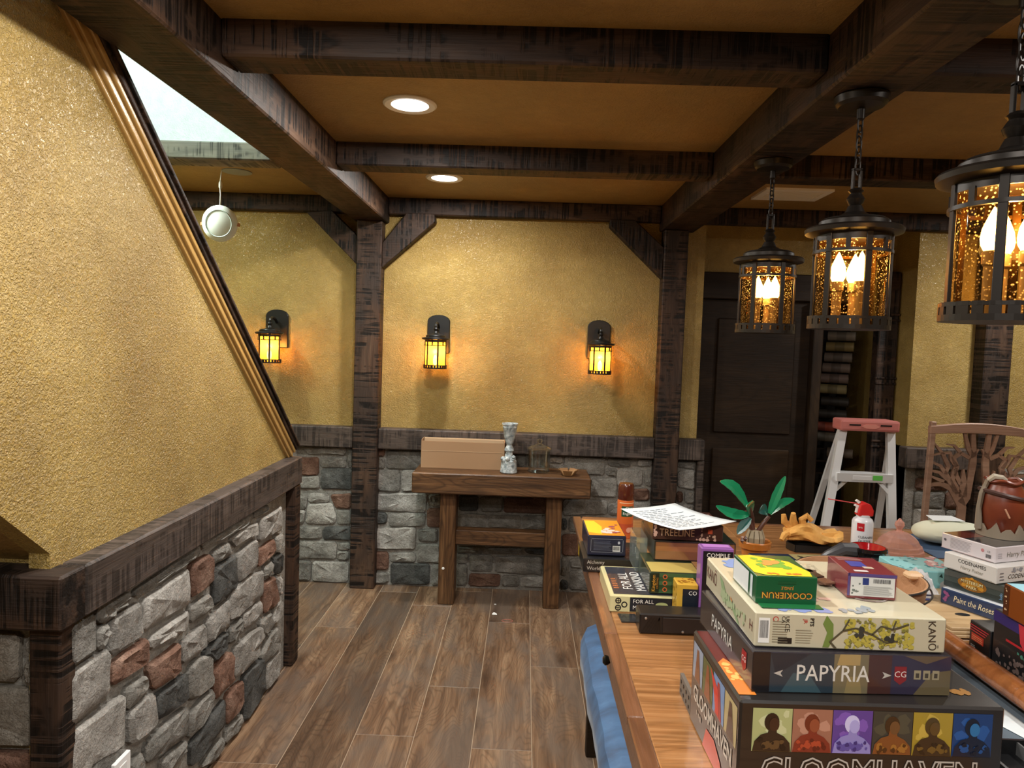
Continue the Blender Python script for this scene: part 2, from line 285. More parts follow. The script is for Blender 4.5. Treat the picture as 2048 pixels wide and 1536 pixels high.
# --- floor with single planks
fl = struct('floor', MB().box(-2.2, 4.1, -2.6, 5.3, -0.05, -0.0015), M('floor_gap', (0.34, 0.25, 0.17), 0.6), 'dark wood plank floor running toward the stone wall')
plank_cache = {}
def plank(x0, x1, y0, y1):
    g = 0.0017; key = (round(x1 - x0, 3), round(y1 - y0, 3)); me = plank_cache.get(key)
    L = y1 - y0 - 2 * g; W = x1 - x0 - 2 * g
    if me is None:
        o = MB().box(0, L, -W / 2, W / 2, -0.008, 0.0).build('plank', FLOORW, fl, bevel=0.0012); plank_cache[key] = o.data
    else:
        o = bpy.data.objects.new('plank', me); COL.objects.link(o); o.parent = fl
    o.location = ((x0 + x1) / 2, y0 + g, 0); o.rotation_euler = (0, 0, PI / 2)
joints = {0: [3.663], 1: [1.9, 3.12 + 1.1], 2: [2.658, 4.02], 3: [3.065], 4: [2.596], 5: [3.301]}
for k in range(-5, 16):
    x0 = -0.835 + 0.2275 * (k - 1); x1 = x0 + 0.2275
    js = sorted(joints.get(k, [1.2 + random.random() * 1.1, 3.0 + random.random()])); ys = [-2.4]
    y = js[0]
    while y - 1.22 > -2.4: y -= 1.22
    cuts = []
    yy = y
    while yy < js[0] - 0.01: cuts.append(yy); yy += 1.22
    cuts += js
    while cuts[-1] + 1.22 < 4.36: cuts.append(cuts[-1] + 1.22)
    ys = [-2.4] + cuts + [4.36]
    for a, b in zip(ys, ys[1:]):
        if b - a > 0.02: plank(x0, x1, a, b)

# --- walls
wb = struct('wall_back', MB().box(-2.2, 1.066, 4.36, 4.5, 0, 2.9), GOLD, 'gold textured plaster wall above a grey stone base')
wbr = struct('wall_back_right', MB().box(2.346, 4.1, 4.36, 4.5, 0, 2.5).box(2.346, 2.42, 4.5, 5.3, 0, 2.5), GOLD, 'gold plaster wall right of the dark doorway')
alc = struct('wall_alcove', MB().box(1.0, 1.066, 4.5, 4.68, 0, 2.5).box(1.0, 2.42, 4.625, 4.68, 2.03, 2.5), GOLD, 'gold plaster wall above the dark door')
struct('wall_left', MB().box(-2.3, -2.2, -2.6, 4.5, 0, 4.2), GOLD, 'gold plaster wall behind the staircase')
struct('wall_right', MB().box(4.1, 4.2, -2.6, 4.5, 0, 2.5), GOLD, 'gold plaster side wall of the room')
struct('wall_front', MB().box(-2.2, 4.1, -2.7, -2.6, 0, 2.5), GOLD, 'gold plaster wall behind the viewpoint')
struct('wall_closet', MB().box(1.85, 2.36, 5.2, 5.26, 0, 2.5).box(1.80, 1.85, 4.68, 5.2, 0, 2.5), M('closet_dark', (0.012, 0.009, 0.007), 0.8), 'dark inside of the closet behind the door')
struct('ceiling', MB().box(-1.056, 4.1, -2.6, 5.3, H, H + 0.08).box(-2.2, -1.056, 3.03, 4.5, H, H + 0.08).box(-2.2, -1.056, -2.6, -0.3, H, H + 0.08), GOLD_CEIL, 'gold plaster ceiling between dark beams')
struct('wall_stairwell', MB().box(-2.2, -1.0, 2.95, 3.03, 2.28, 4.0).box(-1.056, -1.0, -0.3, 2.95, H + 0.0, 4.0).box(-2.2, -2.16, -0.3, 2.95, 2.3, 4.0).box(-2.2, -1.0, -0.36, -0.3, H, 4.0).box(-2.2, -1.0, -0.36, 3.03, 4.0, 4.06), WHITE, 'white painted stairwell wall above the stairs')

def stone(poly, plane, depth, mat, parent):
    """one rough stone; plane(u, v, out) -> xyz"""
    cx = sum(p[0] for p in poly) / len(poly); cz = sum(p[1] for p in poly) / len(poly)
    pts = []; n = len(poly)
    for i in range(n):
        a = Vector(poly[i]); b = Vector(poly[(i + 1) % n]); L = (b - a).length
        r = min(0.012, L * 0.22); t = (b - a) / max(L, 1e-6)
        pts.append(a + t * r)
        m = max(1, int(L / 0.055))
        nv = Vector((-t.y, t.x))
        for k in range(1, m): pts.append(a + t * (r + (L - 2 * r) * k / m) + nv * random.uniform(-0.0035, 0.0035))
        pts.append(b - t * r)
    c = Vector((cx, cz)); pts = [p + (p - c).normalized() * 0.0025 for p in pts]; m = len(pts); vs = []; fs = []
    sz = min(max(p[0] for p in poly) - min(p[0] for p in poly), max(p[1] for p in poly) - min(p[1] for p in poly))
    ins = min(0.4, 0.008 / max(sz * 0.5, 0.01))
    for k, (s, d) in enumerate(((1.0, -0.012), (1.0, depth * 0.6), (1 - ins, depth * 0.97), (0.5, depth))):
        for p in pts:
            q = c + (p - c) * s
            vs.append(plane(q.x, q.y, d + (random.uniform(-0.005, 0.006) if k >= 2 else random.uniform(-0.002, 0.002) if k == 1 else 0)))
    vs.append(plane(cx, cz, depth + random.uniform(-0.002, 0.006)))
    for r in range(3):
        for i in range(m): fs.append((r * m + i, r * m + (i + 1) % m, (r + 1) * m + (i + 1) % m, (r + 1) * m + i))
    for i in range(m): fs.append((3 * m + i, 3 * m + (i + 1) % m, 4 * m))
    mb = MB(); o0 = Vector(plane(cx, cz, 0)); mb.add([tuple(Vector(p) - o0) for p in vs], fs)
    o = mb.build('stone', mat, parent, loc=o0, smooth=True); return o
def parse(s):
    out = []
    for t in s.split('|'):
        n = list(map(int, t[1:].split())); out.append((t[0], [(n[i] / 1000, n[i + 1] / 1000) for i in range(0, len(n), 2)]))
    return out
def fill(u0, u1, v0, v1, boxes, kinds='gggllrd'):
    """rows of further stones where none is listed yet"""
    res = []; v = v0
    while v < v1 - 0.04:
        hgt = min(random.uniform(0.075, 0.125), v1 - v); u = u0
        while u < u1 - 0.03:
            wd = min(random.uniform(0.1, 0.26), u1 - u); a = (u + 0.006, v + 0.006, u + wd - 0.006, v + hgt - 0.006)
            if a[2] - a[0] > 0.03 and not any(a[0] < b[2] + 0.004 and a[2] > b[0] - 0.004 and a[1] < b[3] + 0.004 and a[3] > b[1] - 0.004 for b in boxes):
                res.append((random.choice(kinds), [(a[0], a[1]), (a[2], a[1]), (a[2], a[3]), (a[0], a[3])]))
            u += wd
        v += hgt
    return res
def bbs(L): return [(min(p[0] for p in q), min(p[1] for p in q), max(p[0] for p in q), max(p[1] for p in q)) for _, q in L]
back_plane = lambda u, v, d: (u, 4.345 - d, v)
side_plane = lambda u, v, d: (-1.072 + d, u, v)
end_plane = lambda u, v, d: (u, 1.622 - d, v)
MB().box(-2.2, 1.066, 4.345, 4.36, 0, 0.87).build('mortar_bed', MORTAR, wb)
L = parse(BACK_STONES); L += fill(0.24, 0.79, 0.0, 0.62, bbs(L)) + fill(-2.15, -1.39, 0.0, 0.85, bbs(L)) + fill(0.94, 1.05, 0.0, 0.5, bbs(L))
for k, q in L: stone(q, back_plane, 0.02, STONE[k], wb)
MB().box(2.346, 4.1, 4.345, 4.36, 0, 0.87).build('mortar_bed', MORTAR, wbr)
for k, q in fill(2.4, 3.4, 0.0, 0.86, []): stone(q, back_plane, 0.02, STONE[k], wbr)

# --- stair side wall: gold plaster above, stone below
SL = -0.806
def zline(y): return 2.229 + SL * (y - 1.806)
ws = struct('wall_stair', MB().prism([(3.31, 0.0), (3.31, zline(3.31) - 0.02), (1.60, zline(1.60) - 0.02), (1.60, H + 0.02), (-0.4, H + 0.02), (-0.4, 2.3), (0.05, 2.29), (1.606, 1.005), (1.606, 0.0)], -1.14, -1.09, 'x'), GOLD, 'gold textured plaster side of the staircase above a stone base')
MB().box(-1.09, -1.072, 1.622, 3.25, 0, 0.86).build('mortar_bed', MORTAR, ws)
L = parse(SIDE_STONES); L += fill(1.63, 3.15, 0.0, 0.84, bbs(L))
for k, q in L: stone(q, side_plane, 0.026, STONE[k], ws)
we = struct('wall_stair_end', MB().box(-2.2, -1.14, 1.64, 1.70, 0, 1.02), GOLD, 'gold plaster end of the low wall under the stairs')
MB().box(-2.2, -1.09, 1.622, 1.64, 0, 0.86).build('mortar_bed', MORTAR, we)
L = parse(END_STONES); L += fill(-2.15, -1.12, 0.0, 0.85, bbs(L))
for k, q in L: stone(q, end_plane, 0.024, STONE[k], we)
sf = MB().prism([(1.70, 0.93), (1.606, 1.005), (0.05, 2.29), (0.0, 2.381), (0.15, 2.381), (1.75, 0.98)], -2.2, -1.14, 'x')
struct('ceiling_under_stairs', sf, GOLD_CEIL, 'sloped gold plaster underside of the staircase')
st = thing('staircase', 'enclosed wooden staircase rising behind the sloped gold wall', None, (0, 0, 0)); st['kind'] = 'structure'
for k in range(9):
    y1 = 3.28 - 0.24 * k; zt = 0.1935 * (k + 1); MB().box(-2.19, -1.145, y1 - 0.26, y1, max(0.0, zt - 0.2), zt).build('step', RAILW, st)

# --- beams, posts, rails, braces: grain along local X
def timber(name, p0, p1, wid, hgt, mat, label, parent=None, bev=0.006):
    p0 = Vector(p0); p1 = Vector(p1); t = p1 - p0; Ln = t.length; t.normalize()
    up = Vector((0, 0, 1)) if abs(t.z) < 0.95 else Vector((0, -1, 0))
    a = up.cross(t); a.normalize(); b = t.cross(a)
    o = MB().box(0, Ln, -wid / 2, wid / 2, -hgt / 2, hgt / 2).build(name, mat, parent, bevel=bev)
    o.matrix_local = Matrix(((t.x, a.x, b.x, p0.x), (t.y, a.y, b.y, p0.y), (t.z, a.z, b.z, p0.z), (0, 0, 0, 1)))
    if label: tag(o, label, None, None, 'structure')
    return o
zc = (BZ + H) / 2 + 0.01; hb = H - BZ + 0.02
timber('trim_1', (-0.956, -2.6, zc), (-0.956, 4.36, zc), 0.2, hb, BEAM, 'long dark ceiling beam over the left stair wall')
timber('trim_2', (0.885, -2.6, zc), (0.885, 4.36, zc), 0.206, hb, BEAM, 'long dark ceiling beam carrying the three hanging lanterns')
zc2 = (2.283 + H) / 2 + 0.01; hb2 = H - 2.283 + 0.02
for i, (y0, lab) in enumerate(((1.956, 'dark cross beam nearest the viewpoint'), (3.125, 'dark cross beam between the two ceiling downlights'))):
    timber('trim_%d' % (3 + 2 * i), (-0.856, y0 + 0.066, zc2), (0.782, y0 + 0.066, zc2), 0.132, hb2, BEAM, lab + ', left bay')
    timber('trim_%d' % (4 + 2 * i), (0.988, y0 + 0.066, zc2), (4.1, y0 + 0.066, zc2), 0.132, hb2, BEAM, lab + ', right of the lantern beam')
timber('trim_7', (-0.856, 4.33, 2.332), (0.782, 4.33, 2.332), 0.06, 0.1, BEAM, 'dark beam along the top of the back wall between the posts')
timber('trim_8', (-2.2, 4.33, 2.332), (-1.056, 4.33, 2.332), 0.06, 0.1, BEAM, 'dark beam along the top of the back wall left of the post')
timber('trim_9', (0.988, 4.33, 2.332), (4.1, 4.33, 2.332), 0.06, 0.1, BEAM, 'dark beam along the top of the back wall over the doorway')
timber('trim_10', (-0.955, 4.305, 0.0), (-0.955, 4.305, BZ), 0.15, 0.11, BEAM, 'dark wooden post left of the console table')
timber('trim_11', (0.868, 4.305, 0.0), (0.868, 4.305, BZ), 0.14, 0.11, BEAM, 'dark wooden post right of the console table')
timber('trim_12', (2.79, 4.305, 0.0), (2.79, 4.305, H), 0.16, 0.11, BEAM, 'dark wooden post at the far right wall')
timber('trim_13', (-2.2, 4.315, 0.925), (-1.03, 4.315, 0.925), 0.09, 0.126, RAILW, 'dark wooden chair rail left of the post')
timber('trim_14', (-0.88, 4.315, 0.925), (0.798, 4.315, 0.925), 0.09, 0.126, RAILW, 'dark wooden chair rail above the stones behind the console table')
timber('trim_15', (0.938, 4.315, 0.925), (1.10, 4.315, 0.925), 0.09, 0.126, RAILW, 'short dark chair rail beside the doorway')
timber('trim_16', (2.30, 4.315, 0.925), (2.71, 4.315, 0.925), 0.09, 0.126, RAILW, 'dark chair rail right of the doorway')
timber('trim_17', (1.085, 4.32, 0.0), (1.085, 4.32, 0.862), 0.04, 0.07, RAILW, 'thin dark edge board at the doorway stones')
def brace(name, pts, label):
    struct(name, MB().prism(pts, 4.27, 4.345, 'y'), BEAM, label, bevel=0.004)
brace('trim_18', [(-1.03, 1.97), (-1.34, 2.272), (-1.19, 2.29), (-1.03, 2.14)], 'diagonal brace left of the left post')
brace('trim_19', [(-0.88, 1.955), (-0.565, 2.24), (-0.57, 2.285), (-0.74, 2.285), (-0.88, 2.105)], 'diagonal brace right of the left post')
brace('trim_20', [(0.798, 1.945), (0.475, 2.245), (0.475, 2.285), (0.62, 2.285), (0.798, 2.13)], 'diagonal brace left of the right post')
# stair rail, posts and sloped stringer trim
timber('trim_21', (-1.072, 1.648, 0.905), (-1.072, 3.29, 0.905), 0.086, 0.128, RAILW, 'thick dark wooden cap rail on the stone stair wall')
timber('trim_22', (-2.2, 1.6, 0.905), (-1.029, 1.6, 0.905), 0.094, 0.128, BEAM, 'cap rail returning along the near end of the stone wall')
timber('trim_23', (-1.088, 1.612, 0.0), (-1.088, 1.612, 0.842), 0.076, 0.06, BEAM, 'dark post at the near corner of the stair wall')
timber('trim_24', (-1.072, 3.235, 0.0), (-1.072, 3.235, 0.842), 0.08, 0.09, BEAM, 'dark post at the far end of the stair wall')
timber('trim_25', (-2.2, 2.965, 2.27), (-1.058, 2.965, 2.27), 0.13, 0.072, wood('stairlit_header_wood', (0.1, 0.085, 0.06), (0.3, 0.26, 0.19), (0.42, 0.37, 0.28), 8, saw=0.8, rough=0.6, patch=(0.16, 0.15, 0.13)), 'wooden header beam across the bright stairwell opening')  # strong stairwell light on the header is put into this pale wood colour
TRIMG = plaster('gold_trim_paint', (0.38, 0.22, 0.06), (0.48, 0.29, 0.09), (0.55, 0.35, 0.12), 0.3, 0.05)
sl = thing('trim_26', 'sloped moulded trim along the top of the stair wall', None); sl['kind'] = 'structure'
ang = math.atan(SL); tdir = Vector((0, math.cos(ang), math.sin(ang))); nrm = Vector((0, math.sin(-ang), math.cos(ang)))
def strip(d0, d1, out, mat, name):
    y0 = 1.66; y1 = 3.305
    a = Vector((0, y0, zline(y0))); b = Vector((0, y1, zline(y1)))
    p = [a - nrm * d0, b - nrm * d0, b - nrm * d1, a - nrm * d1]
    MB().prism([(q.y, q.z) for q in p], -1.14, -1.09 + out, 'x').build(name, mat, sl, bevel=0.004, seg=2)
strip(0.0, 0.012, 0.045, BEAM, 'cap_board'); strip(0.012, 0.03, 0.036, BEAM, 'dark_moulding'); strip(0.03, 0.046, 0.03, TRIMG, 'gold_moulding')
strip(0.047, 0.068, 0.022, TRIMG, 'gold_moulding'); strip(0.069, 0.083, 0.012, TRIMG, 'gold_moulding')

# --- doorway
d1 = struct('door_1', MB().box(1.10, 1.84, 4.62, 4.66, 0.0, 1.86), DARKW, 'dark stained knotty wooden door in the recess', bevel=0.004)
for (x0, x1, z0, z1) in ((1.23, 1.73, 1.0, 1.74), (1.23, 1.73, 0.15, 0.9)):
    MB().prism([(x0, z0), (x1, z0), (x1, z1), (x0, z1)], 4.605, 4.62, 'y').build('door_panel', DARKW, d1, bevel=0.008)
timber('trim_27', (1.07, 4.61, 1.945), (2.34, 4.61, 1.945), 0.06, 0.17, DARKW, 'dark wooden header above the door')
timber('trim_28', (1.855, 4.6, 0.0), (1.855, 4.6, 1.86), 0.06, 0.1, DARKW, 'dark upright between door and closet')
cs = struct('trim_29', MB().box(2.215, 2.335, 4.52, 4.60, 0, 2.06), BEAM, 'dark fluted casing right of the closet', bevel=0.006)
for z in (0.5, 0.95, 1.35, 1.75):
    for dz in (0.0, 0.035): MB().box(2.21, 2.34, 4.512, 4.53, z + dz, z + dz + 0.014).build('bead', BEAM, cs, bevel=0.004)
struct('baseboard_right', MB().box(2.346, 2.36, 4.36, 4.60, 0, 0.98), RAILW, 'dark wood lining on the recess side')
# ================================================================== LIGHT FITTINGS
EMW = M('lamp_lens', (1, 1, 1), 0.4, emit=14.0, ecol=(1.0, 0.97, 0.93))
def downlight(x, y, label, power=DOWNLIGHT_W, z=H):
    t = thing('downlight', label, 'ceiling light', (x, y, z), 0, 'recessed downlights')
    MB().lathe([(0.066, -0.001), (0.068, -0.006), (0.09, -0.009), (0.097, -0.004), (0.097, 0.0)], 32, close=False).build('trim_ring', WHITEP, t, smooth=True)
    MB().lathe([(0.001, -0.003), (0.066, -0.003)], 32, close=False).build('lens', EMW, t)
    l = bpy.data.lights.new('lamp', 'AREA'); l.shape = 'DISK'; l.size = 0.12; l.energy = power; l.color = COOL
    o = bpy.data.objects.new('lamp', l); COL.objects.link(o); o.parent = t; o.location = (0, 0, -0.012)
    return t
downlight(-0.449, 2.61, 'bright recessed ceiling light nearer the viewpoint')
downlight(-0.455, 3.745, 'bright recessed ceiling light close to the back wall')
downlight(-0.45, 1.3, 'recessed ceiling light above the viewpoint, left bay')
downlight(-0.45, -0.5, 'recessed ceiling light behind the viewpoint, left bay')
downlight(2.85, 3.5, 'recessed ceiling light over the carved chair')
dl = downlight(-1.96, 3.62, 'recessed ceiling light over the stair landing', 16.0)
for c_ in dl.children:
    if c_.type == 'LIGHT': c_.data.color = (0.88, 1.0, 0.86)
downlight(1.9, 1.3, 'recessed ceiling light over the right side of the table')
downlight(0.35, 0.1, 'recessed ceiling light over the near end of the table', 30.0)
# stairwell lamp
t = thing('stair_light', 'round ceiling lamp high in the white stairwell', 'ceiling light', (-1.62, 1.3, 4.0))
MB().lathe([(0.15, -0.03), (0.16, -0.01), (0.16, 0)], 28).build('diffuser', EMW, t)
l = bpy.data.lights.new('lamp', 'AREA'); l.shape = 'DISK'; l.size = 0.3; l.energy = STAIR_W; l.color = (0.8, 1.0, 0.95)
o = bpy.data.objects.new('lamp', l); COL.objects.link(o); o.parent = t; o.location = (0, 0, -0.04)

BULB = M('flame_bulb', (1, 0.8, 0.4), 0.4, emit=22.0, ecol=(1.0, 0.66, 0.22))
SLEEVE = M('candle_sleeve', (0.2, 0.14, 0.08), 0.5)
FROST = None
def frosted():
    m = bpy.data.materials.new('frosted_amber_glass'); m.use_nodes = True; nt = m.node_tree; nt.nodes.clear()
    out = nd(nt, 'ShaderNodeOutputMaterial'); tl = nd(nt, 'ShaderNodeBsdfTranslucent'); tl.inputs[0].default_value = (0.75, 0.29, 0.025, 1)
    gl = nd(nt, 'ShaderNodeBsdfGlossy'); gl.inputs['Roughness'].default_value = 0.3; em = nd(nt, 'ShaderNodeEmission'); em.inputs[0].default_value = (1.0, 0.42, 0.02, 1); em.inputs[1].default_value = 0.25
    mx = nd(nt, 'ShaderNodeMixShader'); mx.inputs[0].default_value = 0.05; nt.links.new(tl.outputs[0], mx.inputs[1]); nt.links.new(gl.outputs[0], mx.inputs[2])
    tp = nd(nt, 'ShaderNodeBsdfTransparent'); tp.inputs[0].default_value = (1.0, 0.8, 0.5, 1); m3 = nd(nt, 'ShaderNodeMixShader'); m3.inputs[0].default_value = 0.24; nt.links.new(mx.outputs[0], m3.inputs[1]); nt.links.new(tp.outputs[0], m3.inputs[2])
    ad = nd(nt, 'ShaderNodeAddShader'); nt.links.new(m3.outputs[0], ad.inputs[0]); nt.links.new(em.outputs[0], ad.inputs[1]); nt.links.new(ad.outputs[0], out.inputs[0]); return m
FROST = frosted()
def ring_pts(r, z, n=40): return [(r * math.cos(2 * PI * k / n), r * math.sin(2 * PI * k / n), z) for k in range(n)]
def lantern(t, s, mat, glass, rot=0.0, z0=0.0):
    """cage lantern hung from its lid, the lid rim at z0; s scales the whole"""
    S = Matrix.Translation((0, 0, z0)) @ Matrix.Rotation(rot, 4, 'Z') @ Matrix.Scale(s, 4)
    lid = MB().lathe([(0.09, -0.02), (0.118, -0.012), (0.124, -0.01), (0.126, 0.0), (0.122, 0.005), (0.09, 0.01), (0.09, 0.022), (0.086, 0.026), (0.082, 0.026), (0.08, 0.03), (0.045, 0.037), (0.026, 0.048), (0.018, 0.066)], 40, M=S).build('lid', mat, t, smooth=True)
    MB().lathe([(0.012, 0.064), (0.02, 0.074), (0.024, 0.084), (0.018, 0.094), (0.014, 0.1), (0.02, 0.106), (0.012, 0.114)], 20, M=S).build('finial', mat, t, smooth=True)
    MB().lathe([(0.093, -0.034), (0.097, -0.034), (0.097, -0.016), (0.093, -0.016), (0.093, -0.034)], 40, M=S, close=False).build('collar', mat, t, smooth=True)
    MB().lathe([(0.094, -0.066), (0.102, -0.066), (0.102, -0.058), (0.094, -0.058), (0.094, -0.066)], 40, M=S, close=False).build('middle_ring', mat, t, smooth=True)
    for k in range(6):
        R = S @ Matrix.Rotation(k * PI / 3 + 0.52, 4, 'Z')
        MB().box(0.093, 0.1, -0.008, 0.008, -0.245, -0.016, R).build('bar', mat, t, bevel=0.001)
    for k in range(6):
        R = S @ Matrix.Rotation(k * PI / 3 + 1.04, 4, 'Z')
        MB().box(0.094, 0.1, -0.006, 0.006, -0.062, -0.03, R).build('short_bar', mat, t)
    # pierced base band: square windows between solid blocks
    bb = MB(); n = 24
    for z1, z2 in ((-0.245, -0.238), (-0.272, -0.260)): bb.lathe([(0.1, z1), (0.106, z1), (0.106, z2), (0.1, z2), (0.1, z1)], 48, M=S, close=False)
    for k in range(n):
        R = S @ Matrix.Rotation(2 * PI * k / n, 4, 'Z'); hw = 0.0095 if k % 4 else 0.0125
        bb.box(0.1005, 0.1055, -hw, hw, -0.261, -0.237, R)
    bb.build('base_band', mat, t)
    MB().lathe([(0.001, -0.272), (0.1, -0.272), (0.1, -0.266), (0.001, -0.266)], 40, M=S, close=False).build('base_plate', mat, t)
    MB().lathe([(0.088, -0.262), (0.088, -0.02)], 40, M=S, close=False).build('glass_cylinder', glass, t, smooth=True)
    return S
def pendant(y, label, rot):
    x = 0.889; z = 1.872
    t = thing('hanging_lantern', label, 'pendant lamp', (x, y, z), 0, 'iron lanterns hanging from the beam')
    S = lantern(t, 1.0, IRON, AMBER, rot)
    ctop = BZ - z
    MB().lathe([(0.068, ctop), (0.07, ctop - 0.004), (0.066, ctop - 0.022), (0.058, ctop - 0.03), (0.03, ctop - 0.034), (0.012, ctop - 0.036)], 32).build('canopy', IRON, t, smooth=True)
    MB().lathe([(0.011, ctop - 0.032), (0.011, ctop - 0.062), (0.008, ctop - 0.064)], 12).build('canopy_stem', IRON, t, smooth=True)
    lp = MB(); lp.box(-0.013, -0.007, -0.006, 0.006, 0.11, 0.165).box(0.007, 0.013, -0.006, 0.006, 0.11, 0.165).box(-0.013, 0.013, -0.006, 0.006, 0.16, 0.168); lp.build('loop_bracket', IRON, t, bevel=0.001)
    ch = MB(); z1 = ctop - 0.06; z2 = 0.16; n = 5; pit = (z1 - z2) / n
    for k in range(n):
        zc_ = z2 + pit * (k + 0.5); R = Matrix.Translation((0, 0, zc_)) @ Matrix.Rotation(PI / 2 * (k % 2) + 0.4, 4, 'Z')
        pts = [(0.0085 * math.cos(a), 0, 0.0245 * math.sin(a)) for a in [2 * PI * q / 14 for q in range(14)]]
        ch.tube(pts, 0.0024, 5, True, R)
    ch.build('chain', IRON, t, smooth=True)
    for k in range(3):
        a = rot + 2 * PI * k / 3 + 0.9; cx, cy = 0.034 * math.cos(a), 0.034 * math.sin(a)
        c = MB().lathe([(0.012, -0.266), (0.012, -0.17), (0.016, -0.165), (0.016, -0.142), (0.012, -0.14)], 14, (cx, cy, 0)).build('candle_sleeve', SLEEVE, t, smooth=True)
        MB().lathe([(0.013, -0.142), (0.019, -0.13), (0.0205, -0.118), (0.018, -0.1), (0.011, -0.082), (0.005, -0.068), (0.001, -0.06)], 14, (cx, cy, 0)).build('bulb', BULB, t, smooth=True)
    l = bpy.data.lights.new('lamp', 'POINT'); l.energy = PENDANT_W * 3; l.color = (1.0, 0.6, 0.24); l.shadow_soft_size = 0.006
    o = bpy.data.objects.new('lamp', l); COL.objects.link(o); o.parent = t; o.location = (0, 0, -0.085)
    return t
pendant(2.68, 'iron lantern with amber seeded glass, farthest and smallest of the three hanging', 0.25)
pendant(1.99, 'iron lantern with amber seeded glass, middle one of the three hanging', 0.0)
pendant(1.35, 'iron lantern with amber seeded glass, nearest of the three, cut by the frame', 0.35)
def sconce(x, label):
    t = thing('wall_sconce', label, 'wall lamp', (x, 4.36, 1.545), 0, 'iron lantern sconces on the gold wall')
    pts = [(-0.069, -0.09), (0.069, -0.09), (0.069, 0.105)] + [(0.069 * math.cos(a), 0.105 + 0.04 * math.sin(a)) for a in [PI * k / 10 for k in range(1, 10)]] + [(-0.069, 0.105)]
    MB().prism(pts, -0.02, 0.0, 'y').build('back_plate', BLACKM, t, bevel=0.004)
    MB().tube([(0, -0.01, 0.062), (0, -0.05, 0.085), (0, -0.10, 0.092), (0, -0.135, 0.08), (0, -0.14, 0.06)], 0.009, 10).build('arm', BLACKM, t, smooth=True)
    sub = bpy.data.objects.new('lantern_cage', None); COL.objects.link(sub); sub.parent = t; sub.location = (0, -0.14, 0); sub.empty_display_size = 0.02
    lantern(sub, 0.66, BLACKM, FROST, 0.35)
    l = bpy.data.lights.new('lamp', 'POINT'); l.energy = SCONCE_W; l.color = (1.0, 0.6, 0.2); l.shadow_soft_size = 0.012
    o = bpy.data.objects.new('lamp', l); COL.objects.link(o); o.parent = t; o.location = (0, -0.14, -0.08)
    MB().lathe([(0.004, -0.16), (0.012, -0.15), (0.014, -0.13), (0.012, -0.115), (0.004, -0.1)], 12).build('bulb', BULB, t, loc=(0, -0.14, 0), smooth=True)
    return t
sconce(-1.532, 'lit amber wall lantern beyond the stair wall, left of the post')
sconce(-0.537, 'lit amber wall lantern in the middle of the gold wall')
sconce(0.442, 'lit amber wall lantern right of the console table')
# hanging LED puck on its cable
t = thing('puck_light', 'round white puck light dangling on its cable beyond the stair wall', 'light', (-1.624, 3.73, 2.105))
Rp = Matrix.Rotation(PI / 2 + 0.12, 4, 'X')
MB().lathe([(0.001, 0.02), (0.07, 0.018), (0.088, 0.01), (0.094, 0.003), (0.094, 0.0), (0.08, -0.01), (0.001, -0.012)], 40, M=Rp, close=False).build('puck_body', M('puck_lit_tint', (0.86, 0.93, 0.91), 0.4), t, smooth=True)  # greenish light on the puck is put into its bright tint
MB().lathe([(0.066, 0.0195), (0.069, 0.021), (0.072, 0.0185)], 40, M=Rp, close=False).build('diffuser_ring', M('puck_ring', (0.55, 0.66, 0.63), 0.4), t, smooth=True)
for sx in (-1, 1): MB().box(sx * 0.094 - 0.008, sx * 0.094 + 0.008, -0.004, 0.01, -0.012, 0.004).build('spring_clip', M('clip_orange', (0.6, 0.25, 0.12), 0.5), t)
MB().tube([(0.0, 0.0, 0.085), (0.002, 0.0, 0.15), (-0.002, 0.0, 0.2), (0.006, 0, 0.276)], 0.0035, 8).build('cable', M('cable_white', (0.7, 0.7, 0.62), 0.5), t, smooth=True)
MB().lathe([(0.004, -0.02), (0.009, -0.012), (0.009, 0.01), (0.004, 0.02)], 10, (0.001, 0, 0.2)).build('connector', M('cable_white', (0.7, 0.7, 0.62), 0.5), t, smooth=True)
MB().lathe([(0.075, 0.0), (0.075, -0.004), (0.05, -0.005)], 20).build('ceiling_patch', M('hole_edge', (0.3, 0.32, 0.3), 0.8), None, loc=(-1.545, 3.75, H)).name
tag(bpy.data.objects['ceiling_patch'], 'rough round cut-out in the ceiling above the dangling puck light', 'cut-out')
# vent grille
t = thing('ceiling_vent', 'white rectangular air vent in the ceiling right of the lantern beam', 'vent', (1.39, 3.875, H), 0)
MB().box(-0.175, 0.175, -0.128, -0.1, -0.012, 0).box(-0.175, 0.175, 0.1, 0.128, -0.012, 0).box(-0.175, -0.14, -0.1, 0.1, -0.012, 0).box(0.14, 0.175, -0.1, 0.1, -0.012, 0).build('frame', WHITEP, t)
for k in range(10): MB().box(-0.14, 0.14, -0.003, 0.003, -0.012, -0.001, Matrix.Translation((0, -0.09 + 0.02 * k, 0))).build('slat', WHITEP, t)

# ================================================================== OUTLET, CONSOLE
t = thing('outlet_plate', 'white electrical cover plate on the stone stair wall', 'outlet', (-1.046, 1.812, 0.338))
MB().box(0.0, 0.012, -0.037, 0.037, -0.06, 0.057).build('plate', WHITEP, t, bevel=0.002)
for dz in (-0.03, 0.012): MB().box(0.011, 0.0135, -0.016, 0.016, dz, dz + 0.026).build('socket', M('socket_white', (0.7, 0.7, 0.69), 0.3), t)

